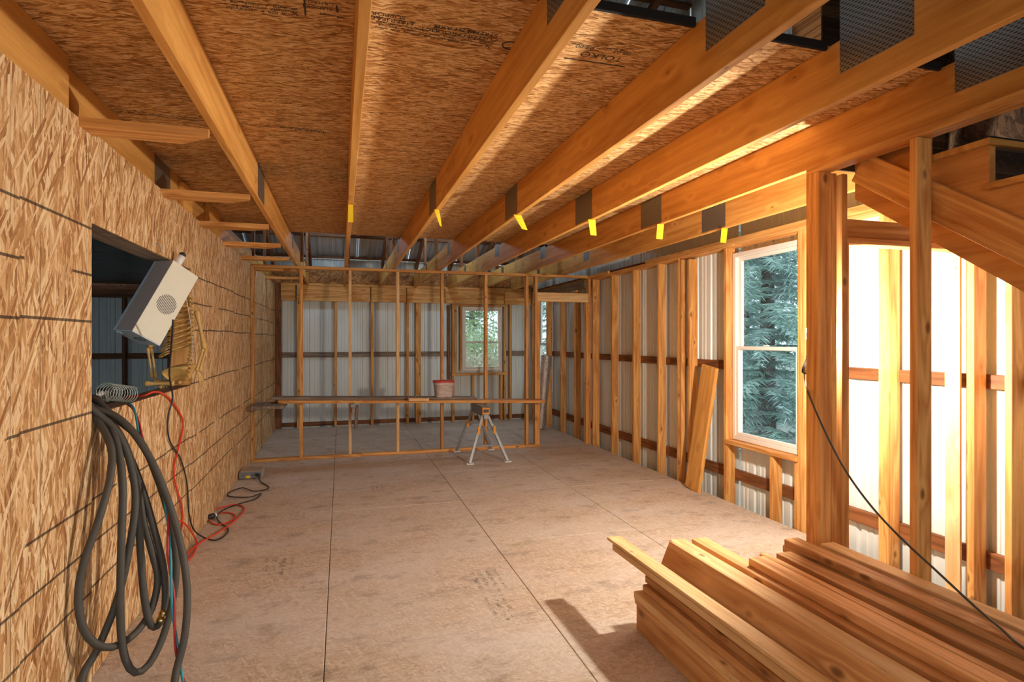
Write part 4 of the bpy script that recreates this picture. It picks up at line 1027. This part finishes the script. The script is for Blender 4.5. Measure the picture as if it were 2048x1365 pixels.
# ---- yellow paper tags on the truss chords
for k, (x, px, py, word) in enumerate(((JX[1], 699, 428, 'on the left, third truss chord bottom, edge on'), (JX[2], 858, 452, ''), (JX[3], 1043, 432, ''), (JX[4], 1147, 470, ''), (JX[5], 1281, 474, ''), (JX[6], 1402, 481, ''))):
    lab = ['small yellow paper tag on the nearly straight-on ceiling chord', 'narrow twisted yellow tag hanging from the chord right of the straight-on one', 'yellow tag tilted sideways below the steel plate nearest the ceiling middle',
           'yellow tag hanging from the chord above the middle of the right stud wall', 'second yellow tag from the right, upright and lettered', 'rightmost yellow tag, nearest the big window'][k]
    p = Vector((x - .012, 4.22, JB - .002)) if k else Vector((x, 4.24, JB - .002))
    rot = (.0, .25, .5, .12, -.1, -.12)[k]; V = []; hh = .125; ww = .062 if k > 1 else .034
    for i in range(6):
        f_ = i / 5; tw = (0, 1.0, .5, .25, .1, .1)[k] * f_
        for s_ in (-1, 1):
            for th in (0, .0008):
                V.append(p + Vector((s_ * ww / 2 * math.cos(tw) + math.sin(rot) * f_ * hh, s_ * ww / 2 * math.sin(tw) + th, -f_ * hh * math.cos(rot))))
    Fc = []
    for i in range(5):
        a = i * 4; b = a + 4
        Fc += [(a, a + 2, b + 2, b), (a + 3, a + 1, b + 1, b + 3), (a + 1, a, b, b + 1), (a + 2, a + 3, b + 3, b + 2)]
    tag(solid('paper_tag', V, Fc, 'yellow'), lab, 'tag', 'yellow truss tags')

# ---- crumpled blue sheet lying on the loft deck edge
V, Fc = [], []
for i in range(12):
    for k in range(10): V.append(Vector((1.62 + .30 * i / 11, 1.96 + .25 * k / 9, JT + .024 + (0 if i in (0, 11) or k in (0, 9) else .02 + .05 * R.random()))))
for i in range(11):
    for k in range(9): Fc.append((i * 10 + k, (i + 1) * 10 + k, (i + 1) * 10 + k + 1, i * 10 + k + 1))
tb = solid('blue_sheet', V, Fc, 'blue_tarp'); tag(tb, 'crumpled pale blue sheet at the loft deck edge above the joists', 'sheet')

# ================================================================== OUTSIDE
gd = struct('ground'); slab('outdoor_ground', (-40, -40, -.75), (60, 60, -.45), 'soil', gd, 0)
def conifer(loc, h, rad, seed, label, mat='needles', dens=1.0):
    r = random.Random(seed); e = empty('conifer_tree', loc); tag(e, label, 'tree', 'evergreens beyond the windows'); L = Vector(loc)
    tube('trunk', [L, L + Vector((.05, .05, h * .5)), L + Vector((0, 0, h))], [.16, .1, .02], 'bark', e, 8, .5)
    V, Fc = [], []
    z = .3
    while z < h:
        f_ = 1 - z / h
        for b in range(int(8 * dens)):
            a = r.uniform(0, 6.283); ln = rad * (f_ ** .8) * r.uniform(.7, 1.1); dv = Vector((math.cos(a), math.sin(a), 0)); sv = Vector((-dv.y, dv.x, 0))
            n = max(3, int(ln / .12))
            for i in range(n):
                t_ = (i + .6) / n; p = L + dv * ln * t_ + Vector((0, 0, z + .12 * ln * t_ - .34 * ln * t_ * t_))
                wd = .30 * (1 - t_ * .7) * min(1, ln)
                for s_ in (-1, 1):
                    for q in range(4):
                        tip = p + sv * s_ * wd * r.uniform(.5, 1.1) + dv * r.uniform(.02, .16) + Vector((0, 0, r.uniform(-.16, .02)))
                        wv = dv * r.uniform(.010, .022) + Vector((0, 0, r.uniform(-.02, .02))); k = len(V)
                        V += [p - wv, p + wv, tip]; Fc.append((k, k + 1, k + 2))
        z += r.uniform(.11, .19)
    solid('foliage', V, Fc, mat, e)
conifer((7.6, 8.9, -.5), 8.5, 2.2, 1, 'big drooping blue-green conifer filling the large window')
conifer((10.2, 12.8, -.5), 9.0, 2.4, 2, 'second conifer farther off behind the one at the large window')
conifer((13.2, 8.2, -.5), 9.5, 2.4, 5, 'conifer on the right behind the one at the large window')
conifer((4.7, 21.2, -.5), 7.0, 1.9, 3, 'green conifer showing in the upper half of the far window', 'leaves')
conifer((6.5, 16.9, -.5), 7.5, 1.6, 8, 'conifer beyond the narrow window in the far corner')
def thicket(loc, rx, rz, n, seed, label, mat):
    r = random.Random(seed); e = empty('shrub', loc); tag(e, label, 'shrub'); V, Fc = [], []; L = Vector(loc)
    for i in range(n):
        b = L + Vector((r.uniform(-rx, rx), r.uniform(-.5, .5), 0)); tip = b + Vector((r.uniform(-.7, .7), r.uniform(-.4, .4), rz * r.uniform(.5, 1.0))); m_ = b.lerp(tip, .6) + Vector((r.uniform(-.2, .2), 0, .15))
        wv = Vector((r.uniform(.006, .014), 0, 0)); k = len(V)
        V += [b - wv, b + wv, m_ + wv, m_ - wv, tip]; Fc += [(k, k + 1, k + 2, k + 3), (k + 3, k + 2, k + 4)]
        for q in range(3):
            c = m_.lerp(tip, r.random()); d_ = Vector((r.uniform(-.12, .12), r.uniform(-.1, .1), r.uniform(-.08, .1))); s2 = Vector((r.uniform(-.03, .03), 0, r.uniform(-.03, .03))); k = len(V)
            V += [c, c + d_ * .5 + s2, c + d_, c + d_ * .5 - s2]; Fc.append((k, k + 1, k + 2, k + 3))
    solid('foliage', V, Fc, mat, e)
thicket((3.7, 14.2, -.5), 1.6, 1.9, 1500, 4, 'dry straw-coloured shrub below the far window view', 'straw')
thicket((2.6, 16.4, -.5), 1.8, 2.7, 1500, 6, 'green leafy shrub behind the dry one outside the far window', 'leaves')
